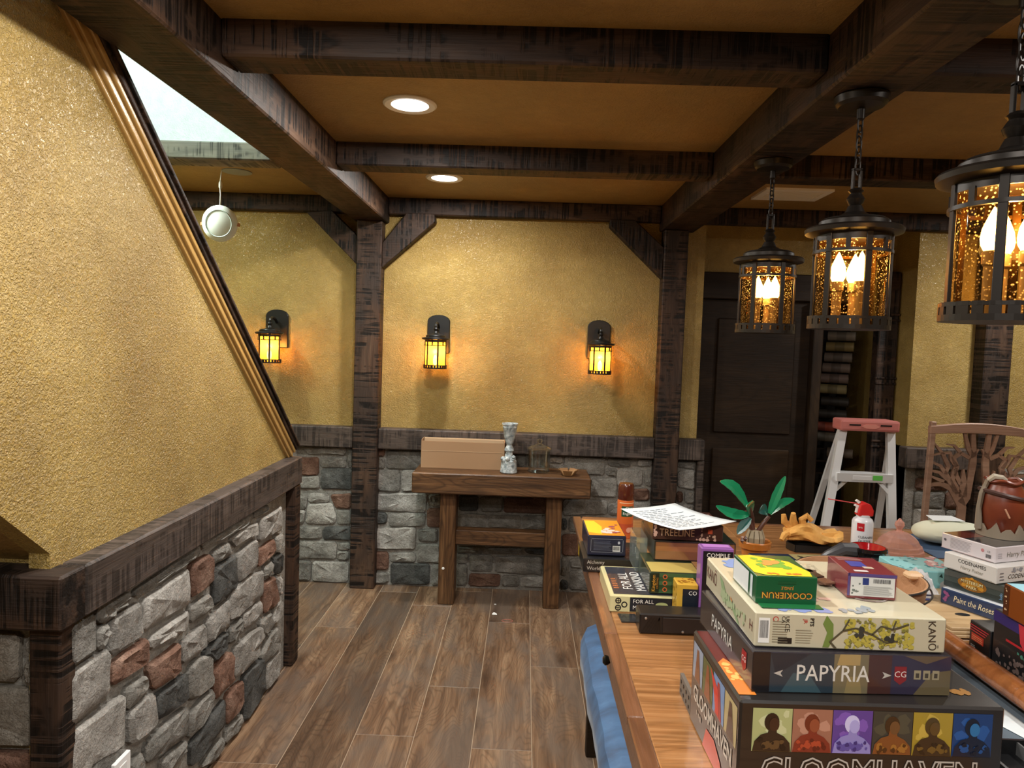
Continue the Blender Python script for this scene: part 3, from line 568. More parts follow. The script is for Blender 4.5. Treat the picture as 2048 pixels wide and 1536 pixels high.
t = thing('console_table', 'thick rustic wooden console table against the stone wall', 'table', (-0.11, 4.12, 0))
MB().box(-0.51, 0.505, -0.145, 0.165, 0.665, 0.783).build('top_beam', CONSW, t, bevel=0.006)
for x in (-0.35, 0.262):
    o = MB().box(0, 0.665, -0.046, 0.046, -0.075, 0.075).build('leg', CONSW, t, bevel=0.004); o.location = (x + 0.04, 0.0, 0); o.rotation_euler = (0, -PI / 2, 0); o.rotation_euler = (PI / 2, -PI / 2, PI / 2 * 0)
    o.matrix_local = Matrix(((0, 1, 0, x + 0.043), (0, 0, 1, 0.0), (1, 0, 0, 0.0), (0, 0, 0, 1)))
MB().box(-0.265, 0.262, -0.03, 0.06, 0.345, 0.43).build('stretcher', CONSW, t, bevel=0.004)
MB().lathe([(0.008, 0), (0.008, 0.002), (0.005, 0.004)], 12, M=Matrix.Translation((-0.325, -0.076, 0.215)) @ Matrix.Rotation(PI / 2, 4, 'X')).build('white_pad', WHITEP, t, smooth=True)
CARD = M('cardboard', (0.33, 0.2, 0.105), 0.7); CARDL = M('cardboard_inner', (0.5, 0.35, 0.21), 0.7)
t = thing('cardboard_box', 'long open brown cardboard box on the console table', 'box', (-0.35, 4.2, 0.784), 0.01)
MB().box(-0.245, 0.245, -0.06, -0.055, 0.0, 0.158).build('front_panel', CARD, t); MB().box(-0.245, 0.245, 0.055, 0.06, 0.0, 0.165).build('back_panel', CARDL, t)
MB().box(-0.245, -0.24, -0.055, 0.055, 0, 0.166).build('side_panel', CARD, t); MB().box(0.24, 0.245, -0.055, 0.055, 0, 0.16).build('side_panel', CARD, t)
MB().box(-0.24, 0.24, -0.055, 0.055, 0.0, 0.004).build('bottom', CARDL, t); MB().box(-0.238, 0.238, 0.03, 0.054, 0.145, 0.162, Matrix.Rotation(0.03, 4, 'X')).build('flap', CARDL, t)
MB().box(-0.245, 0.245, -0.0612, -0.06, 0.1, 0.102).build('crease', CARDL, t)
# goblet
STAT = None
m_, nt_, b_ = new_mat('goblet_pewter'); v_ = coords(nt_); nt_.links.new(ramp(nt_, noise(nt_, v_, 45, 5, 0.6), [(0.35, (0.16, 0.2, 0.22)), (0.55, (0.42, 0.48, 0.5)), (0.72, (0.68, 0.72, 0.73))]), b_.inputs['Base Color']); b_.inputs['Roughness'].default_value = 0.45
bump(nt_, b_, noise(nt_, v_, 60, 4), 0.9, 0.006); STAT = m_
t = thing('ornate_goblet', 'tall grey ornate goblet with a sculpted base on the console', 'goblet', (-0.075, 4.07, 0.784), 0)
MB().lathe([(0.045, 0.0), (0.05, 0.006), (0.048, 0.02), (0.045, 0.05), (0.044, 0.07), (0.03, 0.085)], 28).build('base', STAT, t, smooth=True)
bs = MB()
random.seed(3)
for k in range(16):
    a = random.uniform(0, 2 * PI); r = random.uniform(0.02, 0.042); z = random.uniform(0.05, 0.1); rr = random.uniform(0.008, 0.015)
    bs.lathe([(0.001, -rr), (rr * 0.8, -rr * 0.6), (rr, 0), (rr * 0.8, rr * 0.6), (0.001, rr)], 8, (r * math.cos(a), r * math.sin(a), z))
bs.build('relief', STAT, t, smooth=True)
MB().lathe([(0.028, 0.08), (0.022, 0.11), (0.019, 0.12), (0.028, 0.13), (0.026, 0.142), (0.017, 0.155), (0.015, 0.165)], 20).build('stem', STAT, t, smooth=True)
MB().lathe([(0.013, 0.16), (0.022, 0.175), (0.032, 0.21), (0.041, 0.262), (0.0425, 0.264), (0.042, 0.275), (0.046, 0.28), (0.046, 0.288), (0.042, 0.288), (0.03, 0.22), (0.01, 0.19)], 28).build('cup', STAT, t, smooth=True)
# glass jar
t = thing('glass_jar', 'clear lidded glass jar on the console table', 'jar', (0.1, 4.13, 0.784), 0)
MB().lathe([(0.055, 0.0), (0.066, 0.006), (0.06, 0.02), (0.065, 0.03), (0.067, 0.04), (0.067, 0.125), (0.07, 0.128), (0.07, 0.132), (0.063, 0.132), (0.063, 0.035), (0.05, 0.028), (0.001, 0.026)], 36).build('jar_body', GLASS, t, smooth=True)
MB().lathe([(0.072, 0.134), (0.074, 0.14), (0.06, 0.15), (0.03, 0.16), (0.014, 0.168), (0.012, 0.174), (0.018, 0.182), (0.016, 0.192), (0.001, 0.196)], 36).build('lid', GLASS, t, smooth=True)
# small wooden tray
t = thing('scalloped_dish', 'small brown folded dish at the right end of the console', 'dish', (0.268, 4.06, 0.784), 0.2)
DISH = M('dish_brown', (0.24, 0.13, 0.05), 0.4, coat=0.3)
MB().prism([(0.035 * math.cos(2 * PI * k / 5), 0.035 * math.sin(2 * PI * k / 5)) for k in range(5)], 0.0, 0.004).build('dish_bottom', DISH, t)
for k in range(5):
    R = Matrix.Rotation(2 * PI * k / 5 + PI / 5, 4, 'Z')
    MB().add([(0.028, -0.02, 0.002), (0.028, 0.02, 0.002), (0.05, 0.028, 0.034), (0.05, -0.028, 0.034), (0.032, -0.02, 0.002), (0.032, 0.02, 0.002), (0.054, 0.028, 0.033), (0.054, -0.028, 0.033)],
             [(0, 1, 2, 3), (7, 6, 5, 4), (0, 1, 5, 4), (1, 2, 6, 5), (2, 3, 7, 6), (3, 0, 4, 7)], R).build('dish_side', DISH, t)
# litter on the floor
t = MB().add([(-0.014, -0.008, 0.001), (0.016, -0.01, 0.001), (0.012, 0.006, 0.003), (-0.004, 0.012, 0.008), (-0.012, 0.004, 0.003)], [(0, 1, 2), (0, 2, 3), (0, 3, 4)]).build('paper_scrap', M('scrap_white', (0.75, 0.75, 0.73), 0.7), None, loc=(-0.125, 3.93, 0.0)); tag(t, 'small torn white paper scrap on the floor under the console', 'paper')
t = MB().box(-0.006, 0.006, -0.004, 0.004, 0, 0.003).build('white_crumb', WHITEP, None, loc=(-0.127, 4.08, 0.0), bevel=0.001); tag(t, 'tiny white crumb on the floor behind the paper scrap', 'crumb')
t = MB().tube([(0.03 * math.cos(a), 0.018 * math.sin(a), 0.0015) for a in [2 * PI * k / 20 for k in range(20)]], 0.0012, 5, True).build('rubber_ring', M('ring_pink', (0.55, 0.18, 0.13), 0.6), None, loc=(-0.05, 3.84, 0.0)); tag(t, 'pink oval rubber ring lying on the floor planks', 'ring')

# ================================================================== CLOSET ROLLS, LADDER, CHAIR
ROLL = [hexc(c) for c in ('7d7466', '857548', '70665c', '76675c', '73625a', '8a7f58')]
def roll(i, x, z, ln, yaw, col, label, r=0.032, y=4.86):
    t = thing('rolled_mat', label, 'roll', (x, y, z), yaw, 'rolled mats racked in the closet')
    Rm = Matrix.Rotation(PI / 2, 4, 'Y')
    MB().lathe([(r, -ln / 2), (r, ln / 2), (r * 0.7, ln / 2), (r * 0.7, -ln / 2), (r, -ln / 2)], 16, M=Rm, close=False).build('sheet', M('roll_%d' % i, col, 0.6), t, smooth=True)
    MB().lathe([(r * 1.02, -0.03), (r * 1.02, 0.03)], 16, M=Rm, close=False).build('band', M('roll_band_%d' % i, tuple(c * 0.55 for c in col), 0.6), t, smooth=True)
names = ['topmost', 'second from the top', 'third from the top', 'fourth from the top', 'fifth from the top', 'sixth from the top, palest']
for i in range(6): roll(i, 2.135 - 0.008 * i, 1.655 - 0.072 * i, 0.17, -0.5, ROLL[i], 'rolled mat racked in the dark closet, %s' % names[i])
roll(6, 2.115, 1.21, 0.17, -0.5, hexc('2f2a24'), 'blackish rolled mat in the middle of the closet rack')
roll(7, 2.10, 1.125, 0.18, -0.5, hexc('332e28'), 'dark grey rolled mat just above the rust one in the closet')
roll(8, 2.03, 1.04, 0.17, -0.55, hexc('8a3d28'), 'rust red rolled mat in the closet above the ladder')
roll(9, 2.035, 0.97, 0.18, -0.55, hexc('5d564a'), 'grey brown rolled mat just above the ladder top')
roll(10, 2.17, 0.86, 0.16, -0.5, hexc('6a5b4c'), 'rolled mat seen through the ladder below its cap')
t = thing('mat_rack', 'dark upright rack holding the rolled mats in the closet', 'rack', (2.1, 4.93, 0))
for x in (-0.07, 0.07): MB().box(x - 0.012, x + 0.012, 0.0, 0.02, 0.0, 1.72).build('upright', DARKW, t)
for i in range(12): MB().box(-0.07, 0.07, -0.005, 0.01, 0.7 + 0.085 * i, 0.712 + 0.085 * i).build('peg_rail', DARKW, t)

t = thing('step_ladder', 'aluminium step ladder with a faded red cap in front of the closet', 'ladder', (1.8, 3.85, 0))
REDC = M('ladder_cap_red', (0.5, 0.16, 0.14), 0.6)
def rail(name, a, b, wd, th): return MB().bar(a, b, wd, th, (0, 1, 0)).build(name, ALU, t)
TL, TR = Vector((-0.075, 0.0, 1.13)), Vector((0.18, 0.0, 1.13)); BL, BR = Vector((-0.33, -0.27, 0)), Vector((0.13, -0.27, 0))
rail('front_rail', BL, TL, 0.042, 0.026); rail('front_rail', BR, TR, 0.042, 0.026)
rail('rear_rail', (-0.20, 0.36, 0), (-0.06, 0.05, 1.13), 0.03, 0.02); rail('rear_rail', (0.28, 0.36, 0), (0.215, 0.05, 1.13), 0.03, 0.02)
MB().prism([(-0.105, -0.045), (0.21, -0.045), (0.2, 0.09), (-0.095, 0.09)], 1.125, 1.185, 'z').build('cap', REDC, t, bevel=0.012, seg=2)
for x in (-0.03, 0.135): MB().box(x - 0.03, x + 0.03, -0.0465, -0.044, 1.155, 1.163).build('cap_slot', BLACKP, t)
MB().prism([(0.055 + 0.05 * math.cos(a), 1.152 + 0.013 * math.sin(a)) for a in [2 * PI * k / 6 for k in range(6)]], -0.0475, -0.044, 'y').build('cap_emblem', M('cap_emblem_red', (0.62, 0.24, 0.2), 0.6), t)
for i, f in enumerate((0.24, 0.535, 0.8)):
    a = BL.lerp(TL, f); b = BR.lerp(TR, f)
    MB().add([(a.x, a.y - 0.03, a.z), (b.x, b.y - 0.03, b.z), (b.x, b.y + 0.05, b.z), (a.x, a.y + 0.05, a.z), (a.x, a.y - 0.03, a.z - 0.045), (b.x, b.y - 0.03, b.z - 0.045), (b.x, b.y + 0.05, b.z - 0.006), (a.x, a.y + 0.05, a.z - 0.006)],
             [(0, 1, 2, 3), (7, 6, 5, 4), (0, 1, 5, 4), (1, 2, 6, 5), (2, 3, 7, 6), (3, 0, 4, 7)]).build('step', ALU, t)
    for (p, q, s) in ((a, TL, 1), (b, TR, -1)):
        MB().bar((p.x + s * 0.075, p.y, p.z - 0.03), (BL if s == 1 else BR).lerp(q, f - 0.09) + Vector((s * 0.01, 0, 0)), 0.018, 0.01, (0, 1, 0)).build('step_brace', ALU, t)
a = BL.lerp(TL, 0.8); b = BR.lerp(TR, 0.8); c = a.lerp(b, 0.72)
MB().box(c.x - 0.025, c.x + 0.025, c.y - 0.0325, c.y - 0.03, c.z - 0.033, c.z - 0.008).build('green_sticker', M('sticker_green', (0.12, 0.5, 0.08), 0.5), t)
c = a.lerp(b, 0.45); MB().box(c.x - 0.05, c.x + 0.05, c.y - 0.0325, c.y - 0.03, c.z - 0.033, c.z - 0.012).build('maker_label', M('label_grey', (0.7, 0.7, 0.7), 0.5), t)
a = BL.lerp(TL, 0.535); b = BR.lerp(TR, 0.535); c = a.lerp(b, 0.25); MB().box(c.x - 0.03, c.x + 0.03, c.y - 0.0325, c.y - 0.03, c.z - 0.03, c.z - 0.01).build('green_sticker', M('sticker_green', (0.12, 0.5, 0.08), 0.5), t)

t = thing('carved_chair', 'wooden armchair with a cut-out tree back at the far end of the table', 'chair', (2.33, 3.64, 0), -0.1)
K = 0.000431
def cz_(y): return 1.212 - (y - 100) * K
def cx_(x): return (x - 810) * K
for s in (-1, 1):
    MB().bar((s * 0.25, 0.06, 0.0), (s * 0.25, 0.0, 0.45), 0.035, 0.035, (0, 1, 0)).bar((s * 0.25, 0.0, 0.43), (s * 0.233, 0.0, 1.205), 0.026, 0.03, (0, 1, 0)).build('rear_post', CHAIRW, t, bevel=0.003)
    MB().box(s * 0.23 - 0.018, s * 0.23 + 0.018, -0.41, -0.375, 0, 0.43).build('front_leg', CHAIRW, t, bevel=0.003)
    MB().tube([(s * 0.25, 0.0, 0.66), (s * 0.27, -0.12, 0.685), (s * 0.285, -0.26, 0.70), (s * 0.26, -0.40, 0.68)], [0.016, 0.02, 0.022, 0.018], 8).build('arm', M('chair_arm', (0.12, 0.06, 0.04), 0.4, coat=0.2), t, smooth=True)
    MB().box(s * 0.25 - 0.014, s * 0.25 + 0.014, -0.40, -0.37, 0.43, 0.675).build('arm_post', CHAIRW, t, bevel=0.003)
top = [(-0.25, 1.142)] + [(x, 1.142 - 0.012 * (x / 0.25) ** 2 + 0.012) for x in [-0.16, -0.08, 0, 0.08, 0.16]] + [(0.25, 1.142), (0.25, 1.178)] + [(x, 1.178 + 0.028 * (1 - (x / 0.25) ** 2)) for x in [0.2, 0.13, 0.06, 0, -0.06, -0.13, -0.2]] + [(-0.25, 1.183)]
MB().prism(top, -0.018, 0.014, 'y').build('crest_rail', CHAIRW, t, bevel=0.003)
T = [[(640, 1750, 85), (645, 1400, 85), (650, 1120, 85), (600, 1010, 95), (510, 900, 62), (400, 855, 46), (250, 880, 26)], [(640, 1080, 90), (690, 1000, 80), (720, 800, 60), (740, 600, 65), (740, 480, 55), (720, 230, 40)],
     [(650, 1000, 85), (650, 850, 72), (640, 670, 15)], [(600, 960, 70), (520, 800, 52), (560, 640, 52), (520, 540, 50), (600, 480, 40), (700, 530, 40)], [(560, 930, 52), (450, 740, 46), (380, 640, 32), (250, 590, 22)],
     [(470, 800, 42), (370, 720, 32), (250, 700, 22)], [(440, 740, 32), (470, 640, 42), (400, 500, 36), (300, 380, 15), (262, 310, 8)], [(430, 830, 42), (330, 790, 28), (250, 760, 18)],
     [(560, 640, 42), (500, 560, 42), (480, 480, 32), (380, 490, 22), (250, 530, 16)], [(740, 520, 52), (680, 420, 42), (630, 240, 28)], [(740, 500, 42), (790, 420, 15)], [(620, 850, 42), (560, 740, 42), (545, 660, 42)], [(600, 480, 36), (520, 390, 26), (440, 380, 12)]]
for s in (1, -1):
    mb = MB()
    for q in T: mb.stroke([((cx_(x)) * s, cz_(y), wd * K * 1.12) for x, y, wd in q], -0.008, 0.008)
    mb.build('tree_cutout', CHAIRW, t)
MB().box(-0.25, 0.25, -0.012, 0.012, 0.5, 0.55).build('lower_rail', CHAIRW, t, bevel=0.003)
MB().box(-0.25, 0.25, -0.42, 0.0, 0.43, 0.46).build('seat', CHAIRW, t, bevel=0.008)

# ================================================================== TABLE AND BENCH
TZ = 0.76
t = thing('gaming_table', 'large wooden game table with an open felt arena and raised rail', 'table', (0, 0, 0))
TBL = t
MB().box(0.275, 0.90, 0.5, 3.15, TZ - 0.03, TZ).build('top_leaf', TABLEW, t, bevel=0.002)
MB().box(0.90, 2.12, 1.93, 3.15, TZ - 0.03, TZ).build('top_leaf', TABLEW, t, bevel=0.002)
MB().box(1.19, 2.12, 0.5, 1.93, TZ - 0.03, TZ).build('top_leaf', TABLEW, t, bevel=0.002)
MB().box(0.90, 1.19, 0.5, 1.93, TZ - 0.06, TZ - 0.035).build('arena_mat', M('mat_slate', (0.1, 0.13, 0.16), 0.85), t)
mb = MB().tube([(1.165, 0.5, TZ + 0.006), (1.165, 1.91, TZ + 0.006)], 0.028, 14); mb.build('arena_rail', RAILORANGE, t, smooth=True)
ys = [0.5, 1.448, 1.878, 2.45, 3.18]
for a, b in zip(ys, ys[1:]):
    o = MB().box(0, b - a - 0.001, -0.018, 0.018, -0.022, 0.0).build('edge_strip', EDGEW, t, bevel=0.003); o.location = (0.257, a, TZ); o.rotation_euler = (0, 0, PI / 2)
o = MB().box(0, 1.84, -0.015, 0.015, -0.022, 0.0).build('edge_strip', EDGEW, t, bevel=0.003); o.location = (0.28, 3.165, TZ)
MB().box(0.262, 0.285, 0.5, 3.15, 0.62, TZ - 0.03).build('apron', EDGEW, t); MB().box(0.254, 0.262, 0.5, 3.15, 0.705, 0.722).build('apron_moulding', EDGEW, t, bevel=0.003)
MB().box(0.285, 2.12, 3.12, 3.145, 0.62, TZ - 0.03).build('apron', EDGEW, t); MB().box(2.09, 2.115, 0.5, 3.12, 0.62, TZ - 0.03).build('apron', EDGEW, t)
MB().box(0.285, 2.09, 0.5, 3.12, 0.655, 0.665).build('underframe', EDGEW, t)
MB().lathe([(0.006, 0), (0.012, 0.008), (0.014, 0.016), (0.008, 0.022)], 14, M=Matrix.Translation((0.262, 1.9, 0.675)) @ Matrix.Rotation(-PI / 2, 4, 'Y')).build('cup_holder_latch', M('latch_black', (0.02, 0.02, 0.015), 0.3, 0.6), t, smooth=True)
for x, y in ((0.72, 3.0), (2.0, 3.0), (0.72, 0.7), (2.0, 0.7)): MB().box(x - 0.045, x + 0.045, y - 0.045, y + 0.045, 0, 0.66).build('leg', EDGEW, t, bevel=0.005)
t = thing('upholstered_bench', 'long blue upholstered bench pushed under the table', 'bench', (0.438, 1.6, 0))
mb, nt, b = new_mat('blue_velvet'); v = coords(nt, (1, 6, 6))
nt.links.new(ramp(nt, noise(nt, v, 2.2, 5, 0.6, 0.6), [(0.35, (0.016, 0.065, 0.16)), (0.55, (0.03, 0.11, 0.255)), (0.75, (0.06, 0.17, 0.35))]), b.inputs['Base Color']); b.inputs['Roughness'].default_value = 0.55; b.inputs['Sheen Weight'].default_value = 0.15
bump(nt, b, noise(nt, coords(nt, (1, 2, 2)), 3, 2), 0.25, 0.02)
cu = MB(); n = 26; L0, L1 = -1.15, 1.12
prof = [(-0.18, 0.33), (-0.198, 0.36), (-0.2, 0.42), (-0.185, 0.455), (-0.15, 0.472), (0.0, 0.48), (0.15, 0.472), (0.19, 0.44), (0.19, 0.33)]
vs = []; fs = []
for i in range(n + 1):
    y = L0 + (L1 - L0) * i / n; k = min(1.0, (i + 0.6) / 2.2, (n - i + 0.6) / 2.2); wv = 0.003 * math.sin(i * 1.3) + 0.002 * math.sin(i * 2.9)
    for (x, z) in prof: vs.append((x * (0.8 + 0.2 * k) - (wv if x < -0.1 else 0), y, 0.33 + (z - 0.33) * (0.75 + 0.25 * k) + wv * 0.6))
m = len(prof)
for i in range(n):
    for j in range(m): fs.append((i * m + j, i * m + (j + 1) % m, (i + 1) * m + (j + 1) % m, (i + 1) * m + j))
fs.append(tuple(range(m))); fs.append(tuple(n * m + j for j in range(m - 1, -1, -1)))
o = cu.add(vs, fs).build('seat_cushion', mb, t, smooth=True)
MB().box(-0.16, 0.16, -1.1, 1.05, 0.28, 0.34).build('seat_frame', DARKW, t, bevel=0.004)
for x in (-0.14, 0.13):
    for y in (-1.05, 0.99): MB().bar((x, y, 0.0), (x, y, 0.29), 0.045, 0.045, (0, 1, 0)).build('leg', DARKW, t, bevel=0.004)
# ================================================================== GAMES AND OTHER THINGS ON THE TABLE
TZ0 = TZ + 0.0005
class Face:
    def __init__(s, O, U, V): s.O = Vector(O); s.U = Vector(U); s.V = Vector(V); s.N = s.U.cross(s.V)
    def p(s, u, v, e=0.0006): return s.O + s.U * u + s.V * v + s.N * e
def faces(w, d, h):
    return {'f': Face((0, 0, 0), (1, 0, 0), (0, 0, 1)), 'l': Face((0, d, 0), (0, -1, 0), (0, 0, 1)), 't': Face((0, 0, h), (1, 0, 0), (0, 1, 0)), 'r': Face((w, 0, 0), (0, 1, 0), (0, 0, 1))}
def poly(par, F, pts, mat, e=0.0006, name='print'):
    mb = MB(); mb.add([F.p(u, v, e) for u, v in pts], [tuple(range(len(pts)))]); o = mb.build(name, mat, par)
    return o
def rect(par, F, u0, u1, v0, v1, mat, e=0.0006, name='print'): return poly(par, F, [(u0, v0), (u1, v0), (u1, v1), (u0, v1)], mat, e, name)
def ell(par, F, u, v, ru, rv, mat, e=0.0006, n=18, name='print'): return poly(par, F, [(u + ru * math.cos(2 * PI * k / n), v + rv * math.sin(2 * PI * k / n)) for k in range(n)], mat, e, name)
def txt(par, F, s, u, v, size, mat, e=0.001, rot=0.0, sx=1.0, align='CENTER', bold=0.0, name='lettering', shear=0.0):
    cu = bpy.data.curves.new('t', 'FONT'); cu.body = s; cu.size = size; cu.align_x = align; cu.align_y = 'CENTER'; cu.resolution_u = 2; cu.offset = bold; cu.shear = shear
    ob = bpy.data.objects.new('t', cu); me = bpy.data.meshes.new_from_object(ob)
    bpy.data.objects.remove(ob); bpy.data.curves.remove(cu)
    ca, sa = math.cos(rot), math.sin(rot)
    for vt in me.vertices:
        x, y = vt.co.x * sx, vt.co.y; q = F.p(u + x * ca - y * sa, v + x * sa + y * ca, e); vt.co = q
    me.name = name; me.materials.clear(); me.materials.append(mat)
    o = bpy.data.objects.new(name, me); COL.objects.link(o); o.parent = par; return o
def barcode(par, F, u0, u1, v0, v1, e=0.001, seed=1, bg=True):
    rnd = random.Random(seed)
    if bg: rect(par, F, u0, u1, v0, v1, P('e8e8e4'), e)
    mb = MB(); u = u0 + (u1 - u0) * 0.08
    while u < u1 - (u1 - u0) * 0.1:
        wd = (u1 - u0) * rnd.choice((0.012, 0.02, 0.03)); mb.add([F.p(u, v0 + (v1 - v0) * 0.2, e + 0.0004), F.p(u + wd, v0 + (v1 - v0) * 0.2, e + 0.0004), F.p(u + wd, v1 - (v1 - v0) * 0.1, e + 0.0004), F.p(u, v1 - (v1 - v0) * 0.1, e + 0.0004)], [(0, 1, 2, 3)])
        u += wd + (u1 - u0) * rnd.choice((0.015, 0.025))
    mb.build('barcode', P('15151a'), par)
def lines(par, F, u0, u1, v0, v1, n, mat, e=0.001, seed=2, fill=0.45):
    rnd = random.Random(seed); mb = MB(); dv = (v1 - v0) / n
    for k in range(n):
        a = v0 + dv * k; ue = u1 - (u1 - u0) * rnd.uniform(0, 0.18)
        mb.add([F.p(u0, a, e), F.p(ue, a, e), F.p(ue, a + dv * fill, e), F.p(u0, a + dv * fill, e)], [(0, 1, 2, 3)])
    mb.build('small_print', mat, par)
def blobs(par, F, u0, u1, v0, v1, n, mat, r=(0.004, 0.01), e=0.0008, seed=3, name='print'):
    rnd = random.Random(seed); mb = MB()
    for k in range(n):
        rr = rnd.uniform(*r); u = rnd.uniform(u0 + rr, u1 - rr); v = rnd.uniform(v0 + rr, max(v0 + rr, v1 - rr)); m = 7; ph = rnd.uniform(0, 3)
        mb.add([F.p(u + rr * rnd.uniform(0.6, 1.1) * math.cos(2 * PI * q / m + ph), v + rr * rnd.uniform(0.6, 1.1) * math.sin(2 * PI * q / m + ph), e + k * 0.00001) for q in range(m)], [tuple(range(m))])
    return mb.build(name, mat, par)
def gbox(name, label, x, y, z, w, d, h, rz, mat, bev=0.0025, cat='board game', group='board game boxes on the table', lid=True):
    t = thing(name, label, cat, (x, y, z), math.radians(rz), group)
    MB().box(0, w, 0, d, 0, h).build('carton', mat, t, bevel=bev)
    return t, faces(w, d, h)
def cards(name): return P(name, 0.35, 0.4)
BK = P('1a1817'); WHT = P('ecebe6'); CRM = P('d9d3bd')

# ---- big dark box with portrait panels (nearest)
t, F = gbox('board_game_box', 'big black game box with six portrait panels, nearest the viewpoint', 0.377, 1.156, TZ0, 0.445, 0.295, 0.19, 1.6, P('211d1b', 0.35, 0.5), 0.004)
bg = ['a9b07a', '9a6a56', '5b3f92', '3a3a34', 'a08a2e', '163a72']; fg = ['2c1f16', '7c2f20', '8d86c9', '7c4a22', '3a2a18', '0b1830']; hd = ['3b2418', '8e4a30', 'a9a4e0', '6b4a2a', '5a4420', '2b6fa8']
for k in range(6):
    u0 = 0.022 + k * 0.0672; u1 = u0 + 0.066; v0, v1 = 0.105, 0.179
    rect(t, F['f'], u0, u1, v0, v1, P(bg[k], 0.4), name='portrait_panel')
    c = (u0 + u1) / 2
    blobs(t, F['f'], u0, u1, v0 + 0.02, v1, 7, P(['c2c79a', 'b98a76', '7a55b4', '4c4a3c', 'bfa648', '24549a'][k]), (0.007, 0.014), 0.0007, 60 + k)
    pts = [(u0 + 0.001, v0 + 0.001), (u1 - 0.001, v0 + 0.001), (u1 - 0.003, v0 + 0.016), (c + 0.02, v0 + 0.027), (c + 0.008, v0 + 0.033), (c + 0.007, v0 + 0.042), (c - 0.005, v0 + 0.042), (c - 0.007, v0 + 0.033), (c - 0.019, v0 + 0.029), (u0 + 0.004, v0 + 0.018)]
    ell(t, F['f'], c - 0.001, v0 + 0.051, 0.0125, 0.0155, P(['241710', '6a2c1a', 'c9c6f0', '3c2814', '4a3a1a', '0a1426'][k]), 0.0016, name='figure_shape')
    poly(t, F['f'], pts, P(fg[k]), 0.0018, 'figure_shape'); ell(t, F['f'], c + 0.003, v0 + 0.047, 0.0085, 0.0115, P(hd[k]), 0.0021, name='figure_shape')
    blobs(t, F['f'], u0 + 0.004, u1 - 0.004, v0 + 0.002, v0 + 0.024, 9, P(['5b4428', 'a8452a', '5a4fa0', '9a6a2c', '6b5222', '1d4c8c'][k]), (0.003, 0.008), 0.0023, 20 + k)
    blobs(t, F['f'], u0 + 0.006, u1 - 0.006, v0 + 0.002, v0 + 0.026, 7, P(['1a120c', '5c1f14', '3c2f7a', '4a2c12', '2a1e10', '081022'][k]), (0.002, 0.005), 0.0027, 40 + k)
txt(t, F['f'], 'GLOOMHAVEN', 0.222, 0.071, 0.06, P('b9b4ad'), 0.001, sx=0.88, bold=0.0022); txt(t, F['f'], 'GLOOMHAVEN', 0.222, 0.071, 0.06, P('0d0c0c'), 0.0014, sx=0.88, bold=-0.0006)
txt(t, F['l'], 'GLOOMHAVEN', 0.147, 0.072, 0.044, P('c9c4bb'), 0.001, sx=0.8, bold=0.001)
for k, c in enumerate(('8fa0b8', '4d5a2c', '6f93c4', 'b8a878')):
    u0 = 0.012 + k * 0.069; rect(t, F['l'], u0, u0 + 0.066, 0.1, 0.172, P(c), name='portrait_panel')
    poly(t, F['l'], [(u0 + 0.015, 0.101), (u0 + 0.055, 0.101), (u0 + 0.048, 0.13), (u0 + 0.038, 0.165), (u0 + 0.026, 0.165), (u0 + 0.02, 0.13)], P(['7a4a2c', '8a4a24', 'a31f1c', '4a3322'][k]), 0.001, 'figure_shape')
poly(t, F['l'], [(0.13, 0.172), (0.155, 0.14), (0.17, 0.105), (0.19, 0.105), (0.18, 0.15)], P('d02a1c'), 0.0012)
poly(t, F['l'], [(0.1, 0.002), (0.12, 0.045), (0.17, 0.05), (0.21, 0.03), (0.235, 0.002)], P('c8442c'), 0.001)
blobs(t, F['l'], 0.02, 0.09, 0.03, 0.05, 5, P('9a948c'), (0.004, 0.007), 0.001, 5)
rect(t, F['t'], 0.004, 0.03, 0.1, 0.285, P('5e1a12'), 0.0006); poly(t, F['t'], [(0.004, 0.02), (0.034, 0.02), (0.034, 0.13), (0.02, 0.16), (0.004, 0.14)], P('c8742a'), 0.0009); blobs(t, F['t'], 0.004, 0.034, 0.06, 0.15, 8, P('e8b060'), (0.004, 0.01), 0.0012, 8)
blobs(t, F['t'], 0.38, 0.42, 0.035, 0.075, 7, P('9a6a24'), (0.005, 0.011), 0.0009, 9)
# ---- blue-grey box with white title
t, F = gbox('board_game_box', 'dark wrapped game box with jagged white title, middle of the near stack', 0.405, 1.188, TZ0 + 0.1905, 0.345, 0.303, 0.07, 2.6, P('2b2830', 0.25, 0.7), 0.0025)
rect(t, F['f'], 0.0, 0.03, 0, 0.07, P('17161c'), 0.0006)
for u0, u1, c in ((0.03, 0.14, '2c3d4a'), (0.14, 0.2, '7d7358'), (0.2, 0.24, '4c2f2c'), (0.24, 0.343, '38334a')): rect(t, F['f'], u0, u1, 0.001, 0.069, P(c), 0.0006)
for pts, c in (([(0.03, 0.069), (0.1, 0.069), (0.07, 0.05), (0.04, 0.03)], '1c2b3a'), ([(0.05, 0.001), (0.12, 0.001), (0.1, 0.03), (0.07, 0.035)], '3f5b66'), ([(0.26, 0.069), (0.34, 0.069), (0.3, 0.055)], '6a5a48'), ([(0.28, 0.001), (0.343, 0.001), (0.343, 0.045), (0.31, 0.04)], '6e6248'), ([(0.145, 0.05), (0.185, 0.05), (0.185, 0.069), (0.15, 0.069)], 'b39a66'), ([(0.16, 0.001), (0.19, 0.001), (0.185, 0.03), (0.165, 0.03)], '98875c')): poly(t, F['f'], pts, P(c), 0.0008)
txt(t, F['f'], 'PAPYRIA', 0.138, 0.034, 0.04, P('e4e2dc'), 0.0012, sx=0.84, bold=0.0002)
for s, u in ((-1, 0.052), (1, 0.224)): poly(t, F['f'], [(u, 0.04), (u + s * 0.016, 0.034), (u, 0.028), (u + s * 0.004, 0.034)], P('c9c6bf'), 0.0012)
